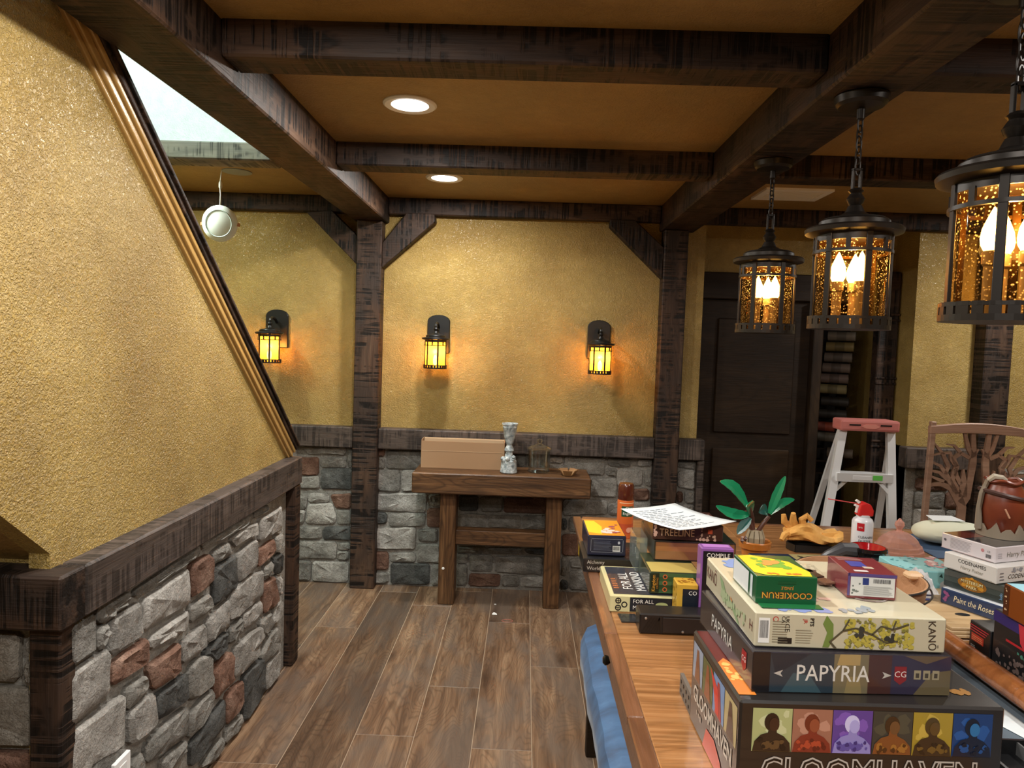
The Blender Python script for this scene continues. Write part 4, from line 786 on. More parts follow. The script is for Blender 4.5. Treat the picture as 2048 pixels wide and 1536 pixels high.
poly(t, F['f'], [(0.245, 0.05), (0.266, 0.05), (0.266, 0.026), (0.2555, 0.018), (0.245, 0.026)], P('8c1d22'), 0.0012, 'publisher_badge'); txt(t, F['f'], 'CG', 0.2555, 0.036, 0.015, P('eceae4'), 0.0016)
for k in range(3): rect(t, F['f'], 0.279 + k * 0.016, 0.291 + k * 0.016, 0.028, 0.044, P('a79d80'), 0.0012); rect(t, F['f'], 0.282 + k * 0.016, 0.288 + k * 0.016, 0.031, 0.039, P('4a4238'), 0.0015)
txt(t, F['l'], 'PAPYRIA', 0.14, 0.036, 0.036, P('e4e2dc'), 0.001, sx=0.9); poly(t, F['l'], [(0.252, 0.055), (0.275, 0.055), (0.275, 0.028), (0.2635, 0.018), (0.252, 0.028)], P('a8232a'), 0.001, 'publisher_badge'); txt(t, F['l'], 'CG', 0.2635, 0.04, 0.014, P('eceae4'), 0.0014)
MB().box(-0.001, 0.346, -0.0018, 0.304, 0.0, 0.0708).build('shrink_wrap', WRAP, t)
# ---- cream box on top
t, F = gbox('board_game_box', 'cream game box with tree drawing, top of the near stack', 0.411, 1.205, TZ0 + 0.262, 0.328, 0.315, 0.061, 0.6, P('bfb89f', 0.35, 0.5), 0.0025)
barcode(t, F['f'], 0.006, 0.025, 0.008, 0.052, seed=4); lines(t, F['f'], 0.03, 0.06, 0.01, 0.05, 9, P('8d8672'), seed=5, fill=0.3)
ell(t, F['f'], 0.035, 0.05, 0.005, 0.005, P('b3443a')); ell(t, F['f'], 0.035, 0.05, 0.0035, 0.0035, P('bfb89f'), 0.0009); txt(t, F['f'], 'CE', 0.055, 0.036, 0.012, BK, rot=-PI / 2); txt(t, F['f'], 'UK', 0.055, 0.05, 0.009, BK, rot=-PI / 2); txt(t, F['f'], 'CA', 0.048, 0.05, 0.009, BK, rot=-PI / 2)
rect(t, F['f'], 0.04, 0.064, 0.008, 0.018, BK, 0.001); txt(t, F['f'], 'JR', 0.086, 0.048, 0.009, P('b8302a'), rot=-PI / 2); txt(t, F['f'], 'PTS', 0.097, 0.047, 0.009, BK, rot=-PI / 2, bold=0.0003); lines(t, F['f'], 0.07, 0.1, 0.01, 0.036, 6, P('9a937e'), seed=6, fill=0.3)
poly(t, F['f'], [(0.117, 0.004), (0.124, 0.03), (0.116, 0.045), (0.122, 0.06), (0.134, 0.045), (0.135, 0.02), (0.128, 0.004)], P('6f8440'), 0.0009)
blobs(t, F['f'], 0.15, 0.275, 0.001, 0.06, 130, P('b5a84a'), (0.003, 0.006), 0.0008, 11); blobs(t, F['f'], 0.155, 0.27, 0.004, 0.058, 40, P('7d7a3c'), (0.002, 0.004), 0.0022, 12)
br = MB()
for pts in ([(0.128, 0.014), (0.15, 0.035), (0.172, 0.04), (0.2, 0.03)], [(0.15, 0.035), (0.16, 0.055)], [(0.2, 0.03), (0.215, 0.045), (0.235, 0.04), (0.262, 0.05)], [(0.2, 0.03), (0.225, 0.016), (0.245, 0.02)], [(0.235, 0.04), (0.24, 0.055)], [(0.13, 0.014), (0.14, 0.003)]):
    for a, b2 in zip(pts, pts[1:]):
        dx, dy = b2[0] - a[0], b2[1] - a[1]; Ln = math.hypot(dx, dy); nx, ny = -dy / Ln * 0.0014, dx / Ln * 0.0014
        br.add([F['f'].p(a[0] + nx, a[1] + ny, 0.0026), F['f'].p(b2[0] + nx, b2[1] + ny, 0.0026), F['f'].p(b2[0] - nx, b2[1] - ny, 0.0026), F['f'].p(a[0] - nx, a[1] - ny, 0.0026)], [(0, 1, 2, 3)])
br.build('branch_print', P('4f4a38'), t); blobs(t, F['f'], 0.165, 0.19, 0.02, 0.045, 5, P('3a3a34'), (0.004, 0.007), 0.003, 13); blobs(t, F['f'], 0.218, 0.245, 0.012, 0.035, 5, P('34342e'), (0.004, 0.007), 0.003, 14)
txt(t, F['f'], 'KAN\u014c', 0.303, 0.031, 0.0185, P('3c3128'), rot=-PI / 2 + 0.06)
txt(t, F['l'], 'KAN\u014c', 0.045, 0.034, 0.034, P('5f2a2a'), sx=0.75)
poly(t, F['l'], [(0.1, 0.055), (0.125, 0.05), (0.15, 0.03), (0.2, 0.028), (0.235, 0.004), (0.222, 0.004), (0.19, 0.018), (0.145, 0.018), (0.12, 0.03)], P('8ea77c'), 0.0009); blobs(t, F['l'], 0.11, 0.27, 0.008, 0.04, 22, P('a9b893'), (0.004, 0.01), 0.0012, 15); blobs(t, F['l'], 0.16, 0.2, 0.03, 0.045, 3, P('c98a50'), (0.002, 0.004), 0.0016, 16); txt(t, F['l'], 'H', 0.296, 0.03, 0.026, P('5f2a2a'))
blobs(t, F['t'], 0.0, 0.09, 0.24, 0.31, 14, P('6f8ec4'), (0.006, 0.016), 0.0007, 17); blobs(t, F['t'], 0.02, 0.14, 0.002, 0.04, 16, P('7f8fc2'), (0.006, 0.014), 0.0007, 18); blobs(t, F['t'], 0.12, 0.22, 0.005, 0.05, 9, P('8a9297'), (0.006, 0.013), 0.001, 19); blobs(t, F['t'], 0.1, 0.18, 0.05, 0.09, 8, P('c9a9a0'), (0.005, 0.01), 0.0008, 21)
mb = MB(); mb.tube([F['t'].p(0.24 + 0.035 * math.cos(a), 0.1 + 0.03 * math.sin(a), 0.001) for a in [2 * PI * k / 20 for k in range(20)]], 0.002, 4, True); mb.build('ring_print', P('6a5a52'), t)
KZ = TZ0 + 0.262 + 0.0625
# ---- two small boxes and a pouch on the cream box
t, F = gbox('card_game_box', 'small green card box with yellow top on the cream game box', 0.423, 1.245, KZ, 0.108, 0.13, 0.049, 1.0, P('145230', 0.3, 0.5), 0.001)
txt(t, F['f'], 'COOKIERUN', 0.055, 0.016, 0.0155, P('6b1d12'), 0.0008, rot=PI, sx=1.0, bold=0.0008); txt(t, F['f'], 'COOKIERUN', 0.055, 0.016, 0.0155, P('d9a53a'), 0.0012, rot=PI, sx=1.0); txt(t, F['f'], 'JUNGLE', 0.055, 0.029, 0.008, P('d98a3a'), rot=PI, sx=0.8); rect(t, F['f'], 0.038, 0.07, 0.036, 0.041, P('124a28'), 0.001)
poly(t, F['t'], [(0.002, 0.02), (0.02, 0.006), (0.1, 0.004), (0.106, 0.03), (0.09, 0.09), (0.03, 0.126), (0.004, 0.12)], P('e0c52c'), 0.0006); blobs(t, F['t'], 0.015, 0.095, 0.035, 0.12, 14, P('57a03c'), (0.007, 0.015), 0.0009, 31); blobs(t, F['t'], 0.03, 0.08, 0.05, 0.1, 5, P('c98a4a'), (0.007, 0.013), 0.0013, 32); blobs(t, F['t'], 0.02, 0.09, 0.006, 0.022, 8, P('d9772c'), (0.004, 0.007), 0.0014, 33)
rect(t, F['l'], 0.004, 0.09, 0.004, 0.044, P('dfe4e6'), 0.0006); rect(t, F['l'], 0.1, 0.112, 0.004, 0.044, P('cfd8dc'), 0.0006)
MB().box(0.004, 0.112, -0.022, 0.0, 0.0, 0.0008).build('tuck_flap', P('176034'), t)
t, F = gbox('card_game_box', 'small red and purple box with a white barcode label on the cream game box', 0.605, 1.292, KZ, 0.086, 0.105, 0.047, -4.0, P('7d3038', 0.3, 0.5), 0.001)
rect(t, F['f'], 0, 0.086, 0.041, 0.0468, P('5a4a86'), 0.0006); rect(t, F['f'], 0.0, 0.004, 0.005, 0.0468, P('5a4a86'), 0.0006)
rect(t, F['f'], 0.005, 0.083, 0.005, 0.0405, P('dcdcda'), 0.0008); rect(t, F['f'], 0.026, 0.037, 0.026, 0.039, P('26387c'), 0.0012); barcode(t, F['f'], 0.042, 0.078, 0.028, 0.039, 0.0012, 41, False); lines(t, F['f'], 0.028, 0.08, 0.008, 0.025, 9, P('8c8c8c'), 0.0012, 42, 0.35); blobs(t, F['f'], 0.006, 0.024, 0.008, 0.038, 8, P('6e7672'), (0.0015, 0.0028), 0.0012, 43)
rect(t, F['t'], 0.02, 0.05, 0.04, 0.075, P('3f4aa0'), 0.0006); rect(t, F['t'], 0.015, 0.04, 0.008, 0.018, P('d8d0d0'), 0.0008); rect(t, F['t'], 0.04, 0.058, 0.03, 0.042, P('c9b9a8'), 0.0008); lines(t, F['t'], 0.01, 0.06, 0.08, 0.1, 3, P('b88a8a'), 0.0008, 44)
MB().box(-0.0012, 0.0872, -0.0016, 0.1062, 0.0, 0.048).build('shrink_wrap', WRAP, t)
def crumple(name, label, cat, loc, sx, sy, sz, mat, seed, nx=12, ny=9, inner=None):
    t = thing(name, label, cat, loc); rnd = random.Random(seed); vs = []; fs = []
    for top in (1, 0):
        for j in range(ny + 1):
            for i in range(nx + 1):
                u = i / nx * 2 - 1; v = j / ny * 2 - 1; k = max(0.0, (1 - abs(u) ** 3) * (1 - abs(v) ** 3))
                vs.append((u * sx / 2 * (1 - 0.06 * rnd.random()), v * sy / 2 * (1 - 0.06 * rnd.random()), (0.002 + sz * k * rnd.uniform(0.55, 1.0)) if top else 0.001))
    m = nx + 1; o2 = (ny + 1) * m
    for top in (0, 1):
        for j in range(ny):
            for i in range(nx): a = j * m + i + top * o2; fs.append((a, a + 1, a + m + 1, a + m))
    MB().add(vs, fs).build('film', mat, t)
    return t
t = crumple('clear_pouch', 'clear plastic pouch of brown pieces between the two small card boxes', 'pouch', (0.572, 1.40, KZ), 0.07, 0.14, 0.028, WRAP, 5)
for k in range(9):
    rnd = random.Random(k); MB().box(-0.012, 0.012, -0.014, 0.014, 0, 0.003, Matrix.Rotation(rnd.uniform(-0.4, 0.4), 4, 'Z')).build('token', P(['3a2a26', '4a3a36', '6a4a3a'][k % 3]), t, loc=(rnd.uniform(-0.024, 0.024), rnd.uniform(-0.045, 0.04), 0.002 + 0.002 * (k % 4)))
# ---- cream & navy box by the left edge
t, F = gbox('board_game_box', 'navy and cream game box with tall white title near the table edge', 0.27, 2.03, TZ0, 0.27, 0.275, 0.05, 0.0, P('cfc998', 0.35, 0.5), 0.003)
rect(t, F['t'], 0.012, 0.262, 0.012, 0.265, P('2b2e38'), 0.0006); txt(t, F['t'], 'FOR ALL', 0.062, 0.13, 0.042, WHT, 0.001, rot=PI / 2, sx=0.95); txt(t, F['t'], 'MANKIND', 0.1, 0.13, 0.042, WHT, 0.001, rot=PI / 2, sx=0.9); lines(t, F['t'], 0.018, 0.034, 0.06, 0.16, 6, P('a8643a'), 0.001, 51)
for k, (u, v) in enumerate(((0.024, 0.035), (0.024, 0.014), (0.042, 0.024))): ell(t, F['f'], u, v, 0.009, 0.009, BK, 0.0006); ell(t, F['f'], u, v, 0.0055, 0.0055, P('cfc998'), 0.001)
for u, v in ((0.024, 0.035), (0.024, 0.014)): rect(t, F['f'], u - 0.001, u + 0.001, v - 0.006, v + 0.006, BK, 0.0013); rect(t, F['f'], u - 0.006, u + 0.006, v - 0.001, v + 0.001, BK, 0.0013)
rect(t, F['f'], 0.058, 0.2, 0.004, 0.046, P('22242a'), 0.0006); txt(t, F['f'], 'FOR ALL', 0.066, 0.034, 0.016, WHT, 0.001, align='LEFT'); txt(t, F['f'], 'MANKIND', 0.066, 0.016, 0.016, WHT, 0.001, align='LEFT'); ell(t, F['f'], 0.15, 0.026, 0.018, 0.008, P('a7b27c'), 0.001)
# stack on it
t, F = gbox('board_game_box', 'dark green striped game box with sideways orange title', 0.386, 2.052, TZ0 + 0.0515, 0.15, 0.2, 0.064, 0.0, P('26301f', 0.35, 0.5), 0.003)
for k, c in enumerate(('3d5a3a', '2c4428', '4a6a46', '33502f', '46643f')): rect(t, F['f'], 0.004, 0.146, 0.003 + 0.012 * k, 0.0145 + 0.012 * k, P(c), 0.0006)
rect(t, F['f'], 0.004, 0.028, 0.002, 0.062, P('232a1a'), 0.0008); txt(t, F['f'], 'Kingdom', 0.012, 0.032, 0.0145, P('e0a23a'), 0.0012, rot=PI / 2, sx=0.95); txt(t, F['f'], 'CROSSING', 0.023, 0.032, 0.007, P('c98a34'), 0.0012, rot=PI / 2)
for v in (0.014, 0.033, 0.052): ell(t, F['f'], 0.045, v, 0.007, 0.007, P('c9683a'), 0.001); ell(t, F['f'], 0.045, v, 0.004, 0.004, P('2a3420'), 0.0014)
rect(t, F['t'], 0.005, 0.145, 0.005, 0.1, P('b8a45a'), 0.0006)
t, F = gbox('board_game_box', 'dark game box with brown reflection painted on its wrapped side under the tan titled one', 0.418, 2.168, TZ0 + 0.1165, 0.25, 0.25, 0.062, 0.0, P('24211f', 0.3, 0.5), 0.002)
rect(t, F['f'], 0.004, 0.246, 0.004, 0.057, P('8a5a3c', 0.15, 1.0), 0.0006); rect(t, F['f'], 0.004, 0.246, 0.03, 0.045, P('a06a46', 0.15, 1.0), 0.0009); MB().box(-0.0015, 0.2515, -0.002, 0.2515, 0.0, 0.0628).build('shrink_wrap', WRAP, t)  # brown panel and lighter band paint the reflection in the shrink wrap
t, F = gbox('board_game_box', 'brown game box with carved tan title under the white paper', 0.412, 2.172, TZ0 + 0.1805, 0.215, 0.18, 0.05, -1.0, P('3d221b', 0.4, 0.3), 0.002)
txt(t, F['f'], 'TREELINE', 0.074, 0.023, 0.032, P('d8bca6'), 0.001, sx=0.8); blobs(t, F['f'], 0.0, 0.016, 0.0, 0.05, 9, P('c9a596'), (0.003, 0.007), 0.001, 61); blobs(t, F['f'], 0.13, 0.2, 0.0, 0.01, 8, P('c9a596'), (0.003, 0.006), 0.001, 62); blobs(t, F['f'], 0.145, 0.155, 0.006, 0.046, 7, P('b99a86'), (0.002, 0.0045), 0.001, 64)
rect(t, F['f'], 0.168, 0.182, 0.024, 0.038, P('b04a2c'), 0.001); blobs(t, F['f'], 0.163, 0.195, 0.006, 0.022, 7, P('c0a08a'), (0.002, 0.004), 0.001, 63); rect(t, F['t'], 0.004, 0.204, 0.004, 0.146, P('c79a88'), 0.0006); blobs(t, F['t'], 0.01, 0.2, 0.01, 0.14, 20, P('a8543c'), (0.006, 0.014), 0.0009, 65)
# the sheet of paper
def sheet(name, label, corners, mat, sag, n=10):
    t = thing(name, label, 'paper', corners[0]); o0 = Vector(corners[0]); vs = []; fs = []
    A, B, C, D = [Vector(c) - o0 for c in corners]
    for j in range(n + 1):
        for i in range(n + 1):
            u, v = i / n, j / n; p = A * (1 - u) * (1 - v) + B * u * (1 - v) + C * u * v + D * (1 - u) * v
            p.z += sag(u, v); vs.append(p)
    for j in range(n):
        for i in range(n): a = j * (n + 1) + i; fs.append((a, a + 1, a + n + 2, a + n + 1))
    o = MB().add(vs, fs).build('page', mat, t, smooth=True); so = o.modifiers.new('thick', 'SOLIDIFY'); so.thickness = 0.0004; return t, o, vs
PAPER = M('paper_white', (0.66, 0.71, 0.73), 0.6)
pz = TZ0 + 0.2325
t, o, vs = sheet('paper_sheet', 'white printed sheet of paper lying on the stacked game boxes', [(0.325, 2.285, pz + 0.004), (0.47, 2.07, pz - 0.004), (0.668, 2.175, pz + 0.004), (0.523, 2.39, pz + 0.006)], PAPER, lambda u, v: 0.010 * (2 * v - 1) ** 2 * 0.4 + 0.008 * (2 * u - 1) ** 2 - 0.002 if True else 0)
n1 = 11
def at_uv(u, v, e=0.0012):
    i = min(int(u * 10), 9); j = min(int(v * 10), 9); a, b2 = u * 10 - i, v * 10 - j
    p = vs[j * n1 + i] * (1 - a) * (1 - b2) + vs[j * n1 + i + 1] * a * (1 - b2) + vs[(j + 1) * n1 + i + 1] * a * b2 + vs[(j + 1) * n1 + i] * (1 - a) * b2; return p + Vector((0, 0, e))
mb = MB(); rnd = random.Random(9)
for k in range(13):
    u = 0.12 + 0.06 * k; e1 = rnd.uniform(0.55, 0.9)
    for q in range(6):
        v0 = 0.1 + (e1 - 0.1) * q / 6; v1 = 0.1 + (e1 - 0.1) * (q + 0.8) / 6; mb.add([at_uv(u, v0), at_uv(u + 0.012, v0), at_uv(u + 0.012, v1), at_uv(u, v1)], [(0, 1, 2, 3)])
mb.build('printed_lines', P('7f8a94'), t)
# dark box + small box at far left
t, F = gbox('board_game_box', 'black game box overhanging the table edge with white serif title', 0.222, 2.39, TZ0, 0.21, 0.22, 0.046, 0.5, P('1c1b1c', 0.35, 0.5), 0.002)
txt(t, F['f'], 'Alchemy', 0.012, 0.034, 0.017, P('d8d4cc'), align='LEFT'); txt(t, F['f'], 'World', 0.012, 0.013, 0.017, P('d8d4cc'), align='LEFT'); rect(t, F['t'], 0.15, 0.205, 0.02, 0.16, P('5a4a4a'), 0.0006); blobs(t, F['t'], 0.155, 0.2, 0.02, 0.15, 10, P('8a7a7c'), (0.004, 0.009), 0.0009, 71)
rect(t, F['l'], 0.02, 0.06, 0.002, 0.04, P('c9a62c'), 0.0006); MB().box(-0.0015, 0.2115, -0.002, 0.2215, 0.0, 0.0468).build('shrink_wrap', WRAP, t)
t, F = gbox('card_game_box', 'small navy box with silver frame, barcode and orange top by the table edge', 0.238, 2.425, TZ0 + 0.0475, 0.132, 0.22, 0.07, 0.5, P('1e2038', 0.35, 0.5), 0.003)
for (u0, u1, v0, v1) in ((0.012, 0.12, 0.058, 0.0595), (0.012, 0.12, 0.012, 0.0135), (0.01, 0.0115, 0.016, 0.056), (0.1205, 0.122, 0.016, 0.056)): rect(t, F['f'], u0, u1, v0, v1, P('8a8d98'), 0.0008, name='frame_print')
lines(t, F['f'], 0.02, 0.085, 0.02, 0.055, 8, P('6a6e80'), 0.001, 72, 0.3); barcode(t, F['f'], 0.086, 0.112, 0.016, 0.036, 0.001, 73); ell(t, F['f'], 0.107, 0.047, 0.004, 0.005, P('c9ccd4'), 0.001)
rect(t, F['t'], 0.004, 0.128, 0.004, 0.216, P('d98a1c'), 0.0006); poly(t, F['t'], [(0.004, 0.04), (0.05, 0.02), (0.06, 0.12), (0.04, 0.2), (0.004, 0.2)], P('f0c42c'), 0.0009); blobs(t, F['t'], 0.04, 0.12, 0.02, 0.11, 10, P('d8c9c0'), (0.006, 0.014), 0.0012, 74); blobs(t, F['t'], 0.08, 0.126, 0.03, 0.16, 7, P('8a3a5a'), (0.006, 0.013), 0.0014, 75)
# acrylic case beside the stack
t = thing('acrylic_case', 'empty clear plastic case standing left of the stacked boxes', 'case', (0.376, 2.255, TZ0 + 0.0515))
CL = clear_mat('clear_acrylic', (0.9, 0.96, 0.95), 0.4, 0.05, 0.05, False, (0.75, 0.85, 0.84))
MB().box(0, 0.036, 0.0, 0.002, 0, 0.11).build('wall', CL, t); MB().box(0, 0.036, 0.128, 0.13, 0, 0.11).build('wall', CL, t); MB().box(0, 0.002, 0.002, 0.128, 0, 0.11).build('wall', CL, t); MB().box(0.034, 0.036, 0.002, 0.128, 0, 0.11).build('wall', CL, t)
# compile boxes
t, F = gbox('card_game_box', 'upright purple edged black box behind the cream game box', 0.508, 1.955, TZ0, 0.09, 0.046, 0.221, 0.0, P('8a5aa0', 0.3, 0.5), 0.003)
rect(t, F['f'], 0.005, 0.088, 0.006, 0.212, P('141318'), 0.0006); txt(t, F['f'], 'COMPILE', 0.047, 0.2, 0.017, WHT, 0.001, sx=0.95); rect(t, F['t'], 0.008, 0.082, 0.008, 0.038, P('b07ac4'), 0.0006)
t, F = gbox('card_game_box', 'upright gold edged navy box beside the striped game box', 0.448, 1.962, TZ0, 0.058, 0.06, 0.113, 0.0, P('c9a03a', 0.35, 0.4), 0.002)
rect(t, F['f'], 0.015, 0.058, 0.004, 0.1, P('141c28'), 0.0006); txt(t, F['f'], 'CO', 0.043, 0.088, 0.016, WHT, 0.001); blobs(t, F['t'], 0.002, 0.058, 0.004, 0.056, 16, P('9a6a20'), (0.003, 0.007), 0.0008, 81); blobs(t, F['l'], 0.004, 0.056, 0.004, 0.11, 18, P('b08a2c'), (0.003, 0.007), 0.0008, 82)
# black tin
t, F = gbox('black_case', 'flat black ribbed case with silver rivets on the table', 0.332, 1.88, TZ0, 0.2, 0.07, 0.056, 0.0, P('141213', 0.4, 0.2), 0.004, 'case', None)
for k in range(7):
    u = 0.006 + k * 0.008; poly(t, F['f'], [(u, 0.008), (u + 0.004, 0.008), (min(u + 0.028, 0.054), 0.046), (min(u + 0.024, 0.052), 0.046)], P('060606'), 0.0008, 'groove')
MB().box(0.062, 0.19, -0.003, 0.0, 0.006, 0.048).build('plate', P('1d191a', 0.35, 0.3), t, bevel=0.002)
for u, v in ((0.016, 0.045), (0.116, 0.011)): MB().lathe([(0.0035, 0), (0.003, 0.0015), (0.001, 0.002)], 12, M=Matrix.Translation((u, -0.0032, v)) @ Matrix.Rotation(PI / 2, 4, 'X')).build('rivet', M('rivet', (0.6, 0.6, 0.6), 0.3, 0.9), t, smooth=True)
t = MB().box(-0.025, 0.025, -0.03, 0.03, 0, 0.003).build('black_booklet', P('1b1c20'), None, loc=(0.318, 1.985, TZ0), rot=(0, 0, 0.05)); tag(t, 'thin black booklet peeking out under the navy and cream box', 'booklet')
t = thing('perforated_plate', 'small grey perforated board leaning behind the big black box', 'board', (0.372, 1.462, TZ0), 0)
MB().box(0, 0.008, 0, 0.1, 0, 0.045).build('board', M('perf_grey', (0.16, 0.14, 0.12), 0.6), t)
for k in range(8): MB().lathe([(0.004, 0), (0.004, 0.001)], 8, M=Matrix.Translation((-0.0005, 0.014 + 0.024 * (k % 4), 0.012 + 0.02 * (k // 4))) @ Matrix.Rotation(-PI / 2, 4, 'Y')).build('hole', BLACKP, t)

# ---- polish can
t = thing('polish_can', 'orange aerosol polish can with brown cap at the far table edge', 'can', (0.427, 2.86, TZ0))
MB().lathe([(0.031, 0), (0.033, 0.004), (0.033, 0.15), (0.03, 0.158)], 28).build('can_body', P('c8622c', 0.3, 0.5), t, smooth=True)
MB().lathe([(0.0305, 0.152), (0.0325, 0.158), (0.032, 0.21), (0.027, 0.22), (0.001, 0.222)], 28).build('cap', M('cap_brown', (0.075, 0.015, 0.008), 0.2, coat=0.6), t, smooth=True)
class Cyl:
    def __init__(s, R, ang): s.R = R; s.a = ang
    def p(s, u, v, e=0.0006): a = s.a + u / s.R; return Vector(((s.R + e) * math.cos(a), (s.R + e) * math.sin(a), v))
C = Cyl(0.033, -PI / 2)
def crect(par, C, u0, u1, v0, v1, mat, e=0.0006, n=8, name='print'):
    mb = MB(); mb.add([C.p(u0 + (u1 - u0) * k / n, v0, e) for k in range(n + 1)] + [C.p(u0 + (u1 - u0) * k / n, v1, e) for k in range(n + 1)], [(k, k + 1, n + 2 + k, n + 1 + k) for k in range(n)]); return mb.build(name, mat, par)
crect(t, C, -0.02, 0.03, 0.09, 0.132, P('1c4a34')); txt(t, C, 'Old', 0.01, 0.122, 0.02, WHT, 0.0012); txt(t, C, 'English', 0.006, 0.102, 0.015, WHT, 0.0012); crect(t, C, -0.03, 0.04, 0.02, 0.06, P('b04a2a')); ellp = [(0.012 + 0.011 * math.cos(2 * PI * k / 14), 0.036 + 0.011 * math.sin(2 * PI * k / 14)) for k in range(14)]
mb = MB(); mb.add([C.p(u, v, 0.0012) for u, v in ellp], [tuple(range(14))]); mb.build('print', P('d9a08a'), t); crect(t, C, -0.03, 0.04, 0.143, 0.146, P('e8c8a0'))

# ---- brick-built potted plant
t = thing('potted_plant', 'toy brick plant with green leaves in an orange pot', 'plant', (0.836, 2.5, TZ0))
POT = M('pot_orange', (0.42, 0.135, 0.02), 0.3, coat=0.4); LEAF = M('leaf_green', (0.01, 0.21, 0.09), 0.22, coat=0.4); LEAFD = M('leaf_dark', (0.02, 0.085, 0.075), 0.25, coat=0.4); STEM = M('stem_brown', (0.1, 0.035, 0.022), 0.35, coat=0.3); BULBC = M('bulb_tan', (0.36, 0.29, 0.19), 0.4)
MB().lathe([(0.036, 0), (0.042, 0.04), (0.046, 0.075), (0.046, 0.078), (0.054, 0.079), (0.056, 0.1), (0.053, 0.104), (0.048, 0.1), (0.044, 0.085), (0.001, 0.083)], 32).build('pot', POT, t, smooth=True)
mb = MB()
for k in range(11):
    a = 2 * PI * k / 11; R = Matrix.Rotation(a, 4, 'Z'); mb.add([(0.03, -0.007, 0.084), (0.03, 0.007, 0.084), (0.033, 0.008, 0.115), (0.024, 0.005, 0.142), (0.024, -0.005, 0.142), (0.033, -0.008, 0.115), (0.02, 0, 0.084), (0.015, 0, 0.138)], [(0, 1, 2, 5), (5, 2, 3, 4), (0, 5, 6), (5, 4, 7, 6), (1, 6, 2), (2, 6, 7, 3), (4, 3, 7)], R)
mb.lathe([(0.024, 0.083), (0.024, 0.135), (0.012, 0.14)], 10); mb.build('bulb_base', BULBC, t)
MB().tube([(-0.008, 0, 0.13), (-0.022, 0.005, 0.17), (-0.04, 0, 0.205)], [0.008, 0.008, 0.006], 8).build('stem', STEM, t, smooth=True)
MB().tube([(0.006, 0, 0.13), (0.024, -0.004, 0.165), (0.045, 0, 0.19)], [0.008, 0.008, 0.006], 8).build('stem', STEM, t, smooth=True)
MB().tube([(-0.004, 0.008, 0.13), (-0.01, 0.01, 0.18), (-0.02, 0.01, 0.22)], [0.007, 0.007, 0.005], 8).build('stem', STEM, t, smooth=True)
for dx, dz in ((-0.052, 0.105), (-0.04, 0.112), (-0.046, 0.098)): MB().lathe([(0.001, -0.008), (0.008, 0), (0.001, 0.01)], 7, (dx, -0.02, dz)).build('sprout', STEM, t)
def leaf(base, tip, wid, bend, mat, cup=0.25, tilt=0.0, n=9):
    b0 = Vector(base); t1 = Vector(tip); d = t1 - b0; L_ = d.length; d.normalize(); s = d.cross(Vector((0, -1, 0.35))); s.normalize(); s = Matrix.Rotation(tilt, 3, d) @ s; nn = s.cross(d); vs = []; fs = []
    for side in (0, 1):
        for i in range(n + 1):
            f = i / n; wd = wid * (math.sin(PI * min(1, f * 0.9 + 0.08)) ** 0.65) * (0.92 if i % 2 else 1.0); c = b0 + d * L_ * f + Vector((0, 0, 1)) * bend * math.sin(PI * f) - nn * side * 0.003
            for q in (-1, 0, 1): vs.append(c + s * wd * 0.5 * q + nn * cup * wd * abs(q) * 0.5)
    m = 3; o2 = (n + 1) * 3
    for side in (0, 1):
        for i in range(n):
            for q in (0, 1): a = side * o2 + i * m + q; fs.append((a, a + 1, a + m + 1, a + m))
    for i in range(n):
        for q in (0, 2): a = i * m + q; fs.append((a, a + m, a + m + o2, a + o2))
    fs.append((0, 1, o2 + 1, o2)); fs.append((1, 2, o2 + 2, o2 + 1)); e = n * m; fs.append((e, e + 1, o2 + e + 1, o2 + e)); fs.append((e + 1, e + 2, o2 + e + 2, o2 + e + 1))
    MB().add(vs, fs).build('leaf', mat, t)
leaf((-0.035, 0.0, 0.225), (-0.132, 0.0, 0.31), 0.045, 0.02, LEAF, tilt=0.3); leaf((-0.03, -0.01, 0.195), (-0.145, -0.01, 0.222), 0.04, -0.012, LEAF, tilt=0.2); leaf((-0.01, 0.03, 0.19), (-0.052, -0.05, 0.235), 0.055, 0.01, LEAF, 0.4); leaf((-0.025, -0.01, 0.185), (-0.072, -0.03, 0.13), 0.036, 0.0, LEAFD, tilt=0.5)
leaf((0.045, 0.0, 0.2), (0.094, 0.0, 0.335), 0.032, 0.004, LEAF, tilt=-0.3); leaf((0.048, 0, 0.2), (0.13, 0, 0.255), 0.03, 0.012, LEAF, tilt=-0.2); leaf((0.04, 0.0, 0.2), (0.0, -0.03, 0.21), 0.04, 0.012, LEAFD)

# ---- glove in a black holder
t = thing('black_tray', 'shallow angular black tray holding the yellow glove', 'tray', (1.155, 2.78, TZ0))
MB().prism([(-0.085, -0.05), (0.1, -0.05), (0.12, 0.0), (0.09, 0.06), (-0.06, 0.06), (-0.1, 0.0)], 0, 0.01).build('tray_bottom', BLACKP, t)
pp = [(-0.085, -0.05), (0.1, -0.05), (0.12, 0.0), (0.09, 0.06), (-0.06, 0.06), (-0.1, 0.0)]
for a, b2 in zip(pp, pp[1:] + pp[:1]): MB().bar((a[0], a[1], 0.015), (b2[0], b2[1], 0.015), 0.006, 0.026).build('tray_side', BLACKP, t)
GLV = None
m_, nt_, b_ = new_mat('glove_suede'); v_ = coords(nt_); nt_.links.new(ramp(nt_, noise(nt_, v_, 18, 4), [(0.3, (0.5, 0.22, 0.04)), (0.55, (0.66, 0.34, 0.08)), (0.75, (0.78, 0.47, 0.16))]), b_.inputs['Base Color']); b_.inputs['Roughness'].default_value = 0.8; bump(nt_, b_, noise(nt_, v_, 50, 3), 0.4, 0.006); GLV = m_
t = thing('leather_glove', 'crumpled yellow leather glove lying in the black tray', 'glove', (1.15, 2.775, TZ0 + 0.03))
